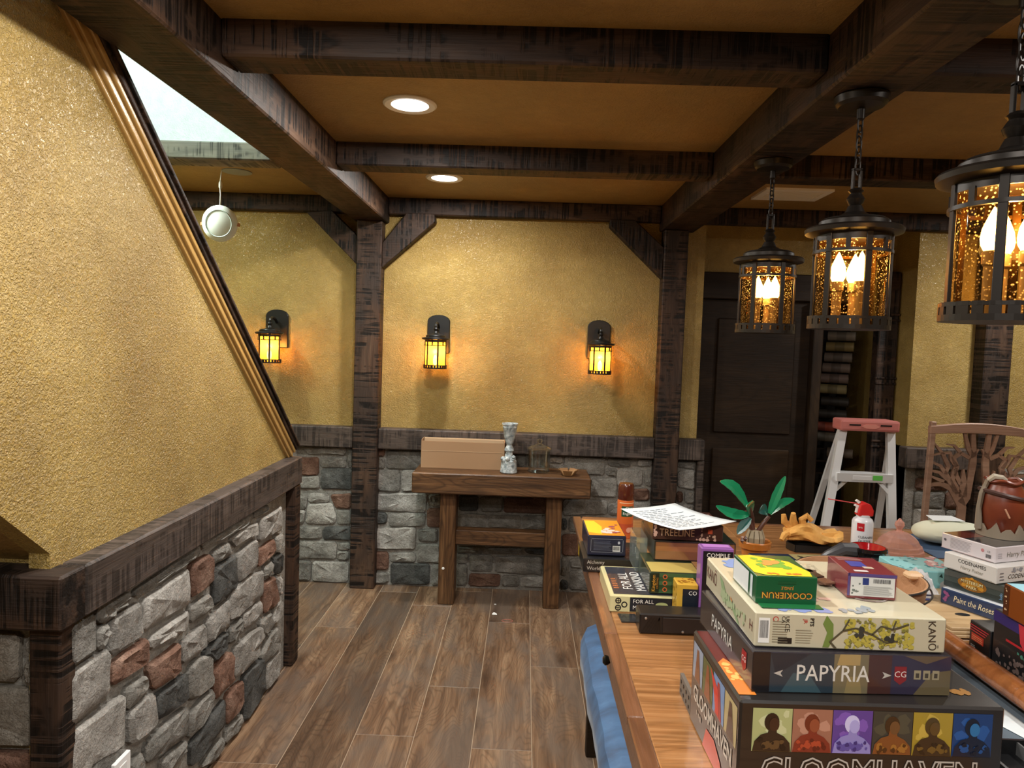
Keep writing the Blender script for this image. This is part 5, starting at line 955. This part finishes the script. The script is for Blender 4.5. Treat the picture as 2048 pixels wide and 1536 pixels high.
vs = []; fs = []; n, m = 22, 14; rnd = random.Random(4)
for i in range(n + 1):
    f = i / n; x = -0.1 + 0.2 * f; r = 0.034 * (0.55 + 0.75 * math.sin(PI * min(1, f * 0.8 + 0.12))) if f < 0.85 else 0.04
    for k in range(m):
        a = 2 * PI * k / m; rr = r * (1 + 0.22 * math.sin(3 * a + f * 7) + 0.12 * math.sin(5 * a - f * 9)); vs.append((x, rr * 1.35 * math.cos(a), 0.03 + rr * 0.72 * math.sin(a) + 0.012 * math.sin(f * 6)))
for i in range(n):
    for k in range(m): fs.append((i * m + k, i * m + (k + 1) % m, (i + 1) * m + (k + 1) % m, (i + 1) * m + k))
fs.append(tuple(range(m)))
# inner cuff so the opening reads hollow
b0 = len(vs)
for k in range(m): p = Vector(vs[n * m + k]); c = Vector((0.1, 0, 0.03)); q = c + (p - c) * 0.82; vs.append((q.x, q.y, q.z))
for k in range(m): q = Vector(vs[b0 + k]); vs.append((q.x - 0.07, q.y * 0.7, 0.03 + (q.z - 0.03) * 0.7))
for k in range(m): fs.append((n * m + k, n * m + (k + 1) % m, b0 + (k + 1) % m, b0 + k)); fs.append((b0 + k, b0 + (k + 1) % m, b0 + m + (k + 1) % m, b0 + m + k))
fs.append(tuple(b0 + m + k for k in range(m)))
MB().add(vs, fs).build('palm_and_cuff', GLV, t, smooth=True)
for path in ([(-0.06, 0.01, 0.05), (-0.078, 0.0, 0.085), (-0.082, -0.01, 0.115)], [(-0.035, 0.0, 0.055), (-0.045, -0.005, 0.09), (-0.03, -0.015, 0.108), (-0.012, -0.02, 0.09)], [(-0.08, -0.01, 0.04), (-0.115, -0.02, 0.03), (-0.13, -0.03, 0.012)], [(-0.07, 0.02, 0.05), (-0.1, 0.03, 0.07), (-0.105, 0.03, 0.1)]):
    MB().tube(path, [0.017, 0.014] + [0.012] * (len(path) - 3) + [0.009], 8).build('finger', GLV, t, smooth=True)

# ---- duster can
t = thing('duster_can', 'white air duster can with red trigger head and straw', 'can', (1.307, 2.7, TZ0))
MB().lathe([(0.036, 0), (0.038, 0.004), (0.038, 0.138), (0.034, 0.148), (0.024, 0.156), (0.024, 0.165)], 28).build('can_body', M('can_white', (0.74, 0.76, 0.8), 0.25, coat=0.5), t, smooth=True)
RED = M('trigger_red', (0.6, 0.02, 0.02), 0.3, coat=0.3)
MB().prism([(-0.026, 0.162), (0.03, 0.162), (0.031, 0.185), (0.02, 0.206), (0.0, 0.214), (-0.018, 0.208), (-0.022, 0.19)], -0.02, 0.02, 'y').build('trigger_head', RED, t, bevel=0.005, seg=2)
MB().prism([(-0.022, 0.206), (-0.032, 0.216), (-0.026, 0.222), (-0.014, 0.214)], -0.006, 0.006, 'y').build('nozzle', WHITEP, t); MB().prism([(-0.03, 0.172), (-0.024, 0.17), (-0.016, 0.198), (-0.03, 0.204), (-0.036, 0.198), (-0.026, 0.192)], -0.006, 0.006, 'y').build('trigger', WHITEP, t)
MB().tube([(-0.025, 0, 0.206), (-0.14, -0.01, 0.222)], 0.0022, 6).build('straw', M('straw_red', (0.6, 0.06, 0.06), 0.35), t)
C = Cyl(0.038, -PI / 2 - 0.1); crect(t, C, -0.032, -0.006, 0.108, 0.138, P('c01f2a')); txt(t, C, 'tria', -0.019, 0.122, 0.01, WHT, 0.0012); txt(t, C, 'CLEANING', 0.004, 0.085, 0.0125, P('34363c'), 0.001); txt(t, C, 'DUSTER', -0.002, 0.07, 0.0125, P('34363c'), 0.001)
# ---- black and red ladle bowl
t = thing('lacquer_bowl', 'glossy black lacquer scoop bowl with red inside, in front of the duster can', 'bowl', (1.258, 2.548, TZ0))
LQ = M('lacquer_black', (0.008, 0.008, 0.009), 0.08, coat=1.0); LQR = M('lacquer_red', (0.4, 0.008, 0.012), 0.15, coat=0.8)
MB().lathe([(0.001, 0), (0.04, 0), (0.07, 0.01), (0.082, 0.03), (0.08, 0.042), (0.062, 0.05), (0.06, 0.06), (0.066, 0.072), (0.064, 0.082), (0.058, 0.084)], 36, close=False).build('bowl', LQ, t, smooth=True)
MB().lathe([(0.058, 0.083), (0.05, 0.06), (0.02, 0.05), (0.001, 0.05)], 36, close=False).build('red_lining', LQR, t, smooth=True)
MB().tube([(-0.05, -0.01, 0.07), (-0.1, -0.02, 0.075), (-0.15, -0.02, 0.05), (-0.17, -0.01, 0.03)], [0.026, 0.024, 0.018, 0.014], 10).build('handle', M('handle_grey', (0.05, 0.05, 0.055), 0.35), t, smooth=True)
# ---- pink glass butter dome
PINKG = clear_mat('pink_glass', (0.98, 0.8, 0.74), 0.6, 0.06, 0.34, False, (0.9, 0.52, 0.43))
t = thing('glass_cloche', 'pink pressed glass dome with a ball knob beside the duster can', 'dome', (1.49, 2.78, TZ0), 0.1)
mb = MB()
prof = [(0.092, 0.0), (0.092, 0.014), (0.086, 0.018), (0.085, 0.03), (0.078, 0.034), (0.07, 0.05), (0.055, 0.066), (0.035, 0.08), (0.014, 0.088)]
vs = []; fs = []; n = 28
for r, z in prof:
    for k in range(n): a = 2 * PI * k / n; q = r * (1 + 0.02 * (1 if k % 2 else -1)); vs.append((q * 1.05 * math.cos(a), q * 0.85 * math.sin(a), z))
for i in range(len(prof) - 1):
    for k in range(n): fs.append((i * n + k, i * n + (k + 1) % n, (i + 1) * n + (k + 1) % n, (i + 1) * n + k))
mb.add(vs, fs).build('dome', PINKG, t)
MB().lathe([(0.012, 0.086), (0.009, 0.094), (0.013, 0.1), (0.018, 0.11), (0.016, 0.122), (0.008, 0.13), (0.004, 0.136), (0.001, 0.138)], 14).build('knob', PINKG, t)
t = MB().lathe([(0.001, 0.0), (0.014, 0.004), (0.016, 0.014), (0.01, 0.024), (0.001, 0.03)], 10, sx=1.3).build('red_bow', M('bow_red', (0.5, 0.03, 0.03), 0.4), None, loc=(1.385, 2.86, TZ0 + 0.002), smooth=True); tag(t, 'small red knob just left of the pink glass dome', 'ornament')
t = MB().prism([(-0.22, -0.2), (0.24, -0.2), (0.24, 0.16), (-0.22, 0.16)], 0, 0.003).build('placemat', M('placemat_blue', (0.035, 0.075, 0.15), 0.7), None, loc=(1.83, 2.92, TZ0), bevel=0.001); tag(t, 'dark blue placemat under the pale ghost plush', 'placemat')
# ---- ghost plush
GH = M('plush_pale', (0.6, 0.63, 0.5), 0.85)
t = thing('ghost_plush', 'pale green plush cushion with black dot eyes on the blue placemat', 'plush', (1.775, 2.93, TZ0 + 0.004), 0.0)
vs = []; fs = []; n, m = 24, 18
for i in range(n + 1):
    th = PI * i / n
    for k in range(m):
        a = 2 * PI * k / m; x = -math.cos(th); r = math.sin(th) ** 0.75; bx = 0.145 * x + (0.05 if x > 0 else 0) * x; vs.append((bx, 0.085 * r * math.cos(a), 0.048 + (0.05 if math.sin(a) > 0 else 0.046) * r * math.sin(a) * (1 - 0.25 * max(0, x))))
for i in range(n):
    for k in range(m): fs.append((i * m + k, i * m + (k + 1) % m, (i + 1) * m + (k + 1) % m, (i + 1) * m + k))
MB().add(vs, fs).build('body', GH, t, smooth=True)
for x, z, r in ((-0.035, 0.034, 0.009), (0.0, 0.056, 0.008), (-0.03, 0.02, 0.004)): MB().lathe([(0.001, 0.003), (r * 0.8, 0.002), (r, 0)], 12, M=Matrix.Translation((x, -0.081 if z > 0.03 else -0.072, z)) @ Matrix.Rotation(PI / 2, 4, 'X')).build('eye', BLACKP, t)
t = MB().add([(-0.065, -0.03, 0), (0.065, -0.03, 0.001), (0.055, 0.05, 0.004), (-0.05, 0.05, 0.003), (-0.065, -0.03, 0.0015), (0.065, -0.03, 0.0025), (0.055, 0.05, 0.0055), (-0.05, 0.05, 0.0045)], [(0, 1, 2, 3), (7, 6, 5, 4), (0, 1, 5, 4), (1, 2, 6, 5), (2, 3, 7, 6), (3, 0, 4, 7)]).build('folded_note', PAPER, None, loc=(1.76, 2.94, TZ0 + 0.103)); tag(t, 'white folded note lying on the pale plush', 'paper')
# ---- light blue box
t, F = gbox('board_game_box', 'light blue patterned game box behind the tan bucket', 1.245, 2.295, TZ0, 0.2, 0.16, 0.078, -2.0, P('93d2d6', 0.35, 0.4), 0.003)
blobs(t, F['t'], 0.01, 0.13, 0.02, 0.18, 22, P('4f9aa0'), (0.003, 0.008), 0.0008, 91); blobs(t, F['t'], 0.1, 0.205, 0.02, 0.19, 22, P('d09a9c'), (0.008, 0.018), 0.0009, 92); blobs(t, F['t'], 0.1, 0.2, 0.02, 0.18, 9, P('ecd8d4'), (0.006, 0.014), 0.0012, 93)
for s in (-1, 1): poly(t, F['f'], [(0.14 + s * 0.012, 0.072), (0.14 + s * 0.02, 0.062), (0.14 + s * 0.008, 0.058)], P('1f4a44'), 0.0008)
blobs(t, F['f'], 0.12, 0.165, 0.01, 0.05, 10, P('d9d9d9'), (0.008, 0.014), 0.0009, 94)
# ---- bucket
TAN = wood('bucket_tan', (0.36, 0.18, 0.09), (0.46, 0.25, 0.13), (0.55, 0.33, 0.19), 4, lines=0.1, rough=0.4)
t = thing('round_bucket', 'round tan bucket with a wire handle behind the near stack', 'bucket', (0.9, 1.862, TZ0))
MB().lathe([(0.132, 0.0), (0.138, 0.02), (0.158, 0.19), (0.16, 0.194), (0.154, 0.194), (0.152, 0.184), (0.132, 0.02), (0.001, 0.012)], 48).build('pail', TAN, t, smooth=True)
MB().tube([(0.1605 * math.cos(2 * PI * k / 48), 0.1605 * math.sin(2 * PI * k / 48), 0.192) for k in range(48)], 0.0028, 6, True).build('rim_wire', M('wire_dark', (0.08, 0.08, 0.085), 0.35, 0.8), t, smooth=True)
for s in (-1, 1):
    MB().lathe([(0.012, -0.004), (0.012, 0.004), (0.007, 0.008)], 12, M=Matrix.Translation((s * 0.162, -0.01, 0.178)) @ Matrix.Rotation(s * PI / 2, 4, 'Y')).build('handle_lug', M('lug_dark', (0.06, 0.05, 0.045), 0.3, 0.7), t, smooth=True)
MB().tube([(0.168, -0.01, 0.178)] + [(0.1655 * math.cos(a), -0.01 - 0.16 * math.sin(a), 0.178 - 0.012 * math.sin(a)) for a in [PI * k / 20 for k in range(1, 20)]] + [(-0.168, -0.01, 0.178)], 0.0024, 6).build('handle_wire', M('wire_dark', (0.08, 0.08, 0.085), 0.35, 0.8), t, smooth=True)
MB().box(0.128, 0.17, -0.006, 0.03, 0.182, 0.2).build('handle_tab', M('tab_tan', (0.62, 0.4, 0.22), 0.5), t, bevel=0.006)
# ---- clear bag and notepads
for k in range(3):
    t = MB().prism([(-0.036, -0.022), (0.022, -0.026), (0.024, 0.024), (-0.034, 0.026)], 0, 0.006).build('notepad', P(['2a3470', 'dfe0e6', '38407c'][k]), None, loc=(1.235 + 0.002 * k, 2.17, TZ0 + 0.032 + 0.0065 * k), rot=(0, 0, 0.1 * k), bevel=0.001); tag(t, ['navy notepad at the bottom of the small pile by the bucket', 'white notepad in the middle of the small pile by the bucket', 'navy notepad on top of the small pile by the bucket'][k], 'notepad', 'notepads beside the bucket')
t = crumple('plastic_bag', 'crumpled clear plastic bag heaped on the notepads', 'bag', (1.24, 2.185, TZ0 + 0.0525), 0.085, 0.1, 0.07, clear_mat('bag_film', (0.93, 0.94, 0.95), 0.8, 0.12, 0.4, False, (0.85, 0.85, 0.87)), 12, 12, 12)
# ---- boards under right stack
t = thing('bamboo_boards', 'stack of slotted pale wooden boards under the right game stack', 'board', (1.19, 1.93, TZ0))
for k in range(3): MB().box(0.004 * k, 0.42, 0.004 * k, 0.34, 0.004 + 0.009 * k, 0.0125 + 0.009 * k).build('board', BAMBOO, t, bevel=0.0015)
MB().box(0.02, 0.4, 0.02, 0.32, 0, 0.004).build('shadow_sheet', BLACKP, t)  # black sheet stands in for the shadow beneath the boards
for x, y in ((0.1, 0.04), (0.1, 0.11), (0.03, 0.28)): MB().lathe([(0.014, 0.0), (0.014, 0.0006)], 16, (x, y, 0.031), sx=1.5, sy=0.8).build('slot', BLACKP, t)
BZ0 = TZ0 + 0.0315
# ---- right stack, turned
def rbox(label, x, y, z, w, d, h, mat, RA=21.0):
    # near corner at (x, y): the face seen to its left runs up-left, the other to the right
    return gbox('board_game_box', label, x, y, z, w, d, h, RA, mat, 0.002)
t, F = rbox('navy game box with cream script title, bottom of the right stack', 1.375, 1.955, BZ0, 0.26, 0.205, 0.046, P('1f3457', 0.35, 0.5), 27.0)
txt(t, F['l'], 'Paint the Roses', 0.097, 0.024, 0.025, P('e6d9b4'), sx=0.74, shear=0.2); blobs(t, F['l'], 0.004, 0.03, 0.006, 0.042, 7, P('8a4a78'), (0.004, 0.008), 0.0009, 101); blobs(t, F['l'], 0.165, 0.182, 0.006, 0.024, 4, P('d98a4a'), (0.004, 0.007), 0.0009, 102); blobs(t, F['l'], 0.186, 0.203, 0.004, 0.042, 8, P('8a3a68'), (0.004, 0.008), 0.0009, 103); rect(t, F['t'], 0.003, 0.257, 0.003, 0.202, P('d8dce0'), 0.0006); blobs(t, F['f'], 0.0, 0.1, 0.002, 0.044, 8, P('4a2a6a'), (0.006, 0.014), 0.0008, 104)
t, F = rbox('grey green game box with a glowing orange title emblem', 1.378, 2.0, BZ0 + 0.0475, 0.25, 0.175, 0.051, P('2e3532', 0.35, 0.5), 27.0)
for v0, c in ((0.002, '26302e'), (0.018, '39423f'), (0.034, '4a4c48')): rect(t, F['l'], 0.002, 0.173, v0, v0 + 0.015, P(c), 0.0005)
ell(t, F['l'], 0.085, 0.027, 0.042, 0.019, P('8a5a1c'), 0.0008); blobs(t, F['l'], 0.05, 0.12, 0.01, 0.045, 14, P('b8842c'), (0.005, 0.01), 0.001, 105); txt(t, F['l'], 'MYSTERIUM', 0.085, 0.032, 0.0135, P('2a1608'), 0.002, sx=0.9, bold=0.0006); txt(t, F['l'], 'MYSTERIUM', 0.085, 0.032, 0.0135, P('f0e0a8'), 0.0024, sx=0.9); txt(t, F['l'], 'PARK', 0.085, 0.018, 0.013, P('2a1608'), 0.002, bold=0.0006); txt(t, F['l'], 'PARK', 0.085, 0.018, 0.013, P('f0e0a8'), 0.0024); poly(t, F['l'], [(0.075, 0.042), (0.085, 0.05), (0.095, 0.042)], P('c98a2c'), 0.0026)
txt(t, F['l'], 'ludo', 0.167, 0.02, 0.011, P('7aa8d8'), rot=PI / 2)
t, F = rbox('white game box with black title, second from the top of the right stack', 1.362, 2.014, BZ0 + 0.1, 0.25, 0.165, 0.048, P('cfccc8', 0.35, 0.5))
txt(t, F['l'], 'CODENAMES', 0.09, 0.034, 0.0155, P('2a2826'), sx=0.95); txt(t, F['l'], 'Harry Potter', 0.09, 0.017, 0.015, P('8d8878'), sx=0.9, shear=0.15); lines(t, F['l'], 0.02, 0.16, 0.003, 0.008, 1, P('b4b0aa'), 0.001, 107, 0.4); txt(t, F['f'], 'CODENAMES', 0.045, 0.018, 0.018, P('2a2826'), align='LEFT', shear=0.15); lines(t, F['f'], 0.012, 0.03, 0.01, 0.038, 3, P('6a6870'), 0.001, 108, 0.3); blobs(t, F['f'], 0.05, 0.12, 0.028, 0.045, 8, P('8a8c94'), (0.003, 0.007), 0.0008, 109)
t, F = rbox('white patterned game box on top of the right stack', 1.38, 2.052, BZ0 + 0.1495, 0.25, 0.172, 0.046, P('cdc6ca', 0.3, 0.5))
lines(t, F['l'], 0.03, 0.1, 0.008, 0.04, 8, P('8f8a90'), 0.001, 110, 0.3); barcode(t, F['l'], 0.142, 0.162, 0.006, 0.022, 0.001, 111, False); txt(t, F['l'], 'CE', 0.152, 0.028, 0.008, P('55525a')); ell(t, F['l'], 0.133, 0.028, 0.005, 0.005, P('b87a7e')); blobs(t, F['l'], 0.006, 0.02, 0.012, 0.04, 4, P('55525a'), (0.003, 0.0045), 0.0009, 112); rect(t, F['t'], 0.003, 0.247, 0.003, 0.169, P('2a2f38', 0.12, 1.0), 0.0006); rect(t, F['t'], 0.003, 0.1, 0.1, 0.168, P('6a2f2c', 0.12, 1.0), 0.0009); txt(t, F['f'], 'Harry Potter', 0.045, 0.022, 0.022, P('7d7a70'), align='LEFT', shear=0.15); lines(t, F['f'], 0.01, 0.028, 0.014, 0.032, 3, P('a29ea4'), 0.001, 113, 0.3); lines(t, F['l'], 0.0, 0.17, 0.001, 0.005, 1, P('b99a9c'), 0.001, 114, 0.3)
HZ = BZ0 + 0.197
# ---- clay lantern
CLAY = None
m_, nt_, b_ = new_mat('terracotta_glaze'); v_ = coords(nt_); nt_.links.new(ramp(nt_, noise(nt_, v_, 8, 4), [(0.3, (0.09, 0.018, 0.009)), (0.55, (0.17, 0.036, 0.015)), (0.75, (0.23, 0.055, 0.022))]), b_.inputs['Base Color']); b_.inputs['Roughness'].default_value = 0.35; CLAY = m_
ROOT = M('lantern_shell', (0.24, 0.2, 0.15), 0.7); STRAP = M('lantern_strap', (0.06, 0.03, 0.025), 0.5)
t = thing('clay_lantern', 'red brown clay candle lantern with torn grey shell on the right stack', 'lantern', (1.49, 2.2, HZ))
MB().lathe([(0.052, 0.012), (0.06, 0.04), (0.064, 0.085), (0.06, 0.125), (0.05, 0.15), (0.045, 0.16), (0.048, 0.172), (0.04, 0.172), (0.038, 0.16), (0.05, 0.12), (0.05, 0.03), (0.001, 0.02)], 32).build('jar', CLAY, t, smooth=True)
vs = []; fs = []; n = 32
for k in range(n):
    a = 2 * PI * k / n; hgt = 0.03 + 0.014 * math.sin(k * 2.3) + 0.006 * math.sin(k * 5.1); 
    for r, z in ((0.066, 0.0), (0.067, hgt), (0.061, hgt), (0.05, 0.001)): vs.append((r * math.cos(a), r * math.sin(a), z))
for k in range(n):
    for q in range(3): a, b2 = k * 4 + q, ((k + 1) % n) * 4 + q; fs.append((a, b2, b2 + 1, a + 1))
MB().add(vs, fs).build('torn_base', ROOT, t, smooth=True)
for a0 in (PI * 1.0, -0.15): MB().tube([(0.068 * math.cos(a0), 0.068 * math.sin(a0), 0.02), (0.072 * math.cos(a0), 0.072 * math.sin(a0), 0.08), (0.066 * math.cos(a0), 0.066 * math.sin(a0), 0.13), (0.05 * math.cos(a0), 0.05 * math.sin(a0), 0.17)], [0.012, 0.008, 0.008, 0.007], 7).build('shell_rib', ROOT, t, smooth=True)
MB().tube([((0.063 + 0.002 * math.cos(a)) * math.cos(a), 0.063 * math.sin(a), 0.128 - 0.012 * math.cos(a)) for a in [2 * PI * k / 30 for k in range(30)]], 0.007, 6, True).build('strap', STRAP, t, smooth=True)
MB().tube([(0.05 * math.cos(a), 0.05 * math.sin(a), 0.172 + 0.004 * math.sin(5 * a)) for a in [2 * PI * k / 24 for k in range(24)]], 0.005, 6, True).build('broken_rim', CLAY, t, smooth=True)
MB().tube([(-0.055, -0.01, 0.172), (-0.045, -0.02, 0.186), (-0.025, -0.025, 0.184), (-0.01, -0.025, 0.176)], [0.008, 0.01, 0.008, 0.004], 7).build('shell_knot', M('shell_pale', (0.42, 0.38, 0.3), 0.7), t, smooth=True)
MB().box(0.012, 0.016, -0.068, -0.064, 0.07, 0.1, Matrix.Rotation(-0.5, 4, 'Y')).build('slit', M('slit_pale', (0.5, 0.28, 0.18), 0.5), t)
# ---- right front boxes
t, F = gbox('board_game_box', 'large dark game box with red printing at the right edge', 1.215, 1.45, TZ0, 0.26, 0.345, 0.14, 0.0, P('181d20', 0.35, 0.5), 0.003)
rect(t, F['l'], 0.0, 0.34, 0.11, 0.138, P('2f2560'), 0.0006); rect(t, F['l'], 0.05, 0.25, 0.076, 0.082, P('a8232a'), 0.0009); poly(t, F['l'], [(0.09, 0.135), (0.11, 0.135), (0.115, 0.1), (0.15, 0.06), (0.14, 0.055), (0.1, 0.09)], P('b8303c'), 0.0012); blobs(t, F['l'], 0.01, 0.2, 0.002, 0.05, 40, P('6a5c58'), (0.003, 0.009), 0.001, 121); blobs(t, F['l'], 0.06, 0.16, 0.05, 0.07, 5, P('3c7a68'), (0.003, 0.007), 0.001, 122)
t, F = gbox('card_game_box', 'small black box with an orange-red label beside the bamboo boards', 1.215, 1.802, TZ0, 0.1, 0.085, 0.075, 0.0, P('161618', 0.35, 0.5), 0.002)
rect(t, F['l'], 0.01, 0.06, 0.025, 0.045, P('a83224'), 0.0006); lines(t, F['l'], 0.014, 0.056, 0.028, 0.042, 3, P('e0906a'), 0.001, 123, 0.4); lines(t, F['l'], 0.004, 0.08, 0.05, 0.07, 3, P('a82a34'), 0.001, 124, 0.4); lines(t, F['l'], 0.01, 0.03, 0.004, 0.016, 3, P('c9c9c9'), 0.001, 125, 0.3)
t, F = gbox('card_game_box', 'brown orange box with light blue top at the right edge', 1.205, 1.55, TZ0 + 0.1415, 0.16, 0.2, 0.078, 0.0, P('7a3d12', 0.35, 0.4), 0.002)
rect(t, F['t'], 0.003, 0.157, 0.003, 0.197, P('8cc4d4'), 0.0006); rect(t, F['l'], 0.0, 0.02, 0.002, 0.076, P('4a2410'), 0.0006); blobs(t, F['l'], 0.003, 0.017, 0.006, 0.072, 9, P('d9b890'), (0.0015, 0.003), 0.0009, 126)
t, o, vs = sheet('paper_sheet', 'white sheet lying on the slate mat below the orange rail', [(1.0, 1.74, TZ - 0.033), (1.10, 1.47, TZ - 0.033), (1.132, 1.5, TZ - 0.031), (1.128, 1.86, TZ - 0.031)], PAPER, lambda u, v: 0.0)
t = thing('dark_organizer', 'dark open organizer box in the bottom right corner', 'box', (0.935, 1.25, TZ - 0.034))
for a in ((0, 0.2, 0, 0.006), (0, 0.2, 0.17, 0.176)): MB().box(a[0], a[1], a[2], a[3], 0, 0.034).build('side', BLACKP, t)
for a in ((0, 0.006), (0.194, 0.2)): MB().box(a[0], a[1], 0.006, 0.17, 0, 0.034).build('side', BLACKP, t)
MB().box(0.006, 0.194, 0.006, 0.17, 0, 0.004).build('bottom', BLACKP, t); MB().box(0.09, 0.094, 0.006, 0.17, 0.004, 0.03).build('divider', M('divider_grey', (0.12, 0.12, 0.12), 0.5), t)
t, F = gbox('board_game_box', 'dark navy game box lying between the orange pot and the bucket', 0.745, 2.06, TZ0, 0.24, 0.2, 0.125, 3.0, P('22263c', 0.35, 0.5), 0.003)
rect(t, F['t'], 0.13, 0.235, 0.06, 0.195, P('9a8a5c'), 0.0006); blobs(t, F['t'], 0.14, 0.17, 0.15, 0.19, 3, P('2a2620'), (0.005, 0.009), 0.0009, 131); blobs(t, F['t'], 0.01, 0.12, 0.02, 0.19, 14, P('38406a'), (0.008, 0.02), 0.0006, 132); blobs(t, F['t'], 0.02, 0.12, 0.1, 0.19, 6, P('7a3a5c'), (0.005, 0.01), 0.0009, 133)
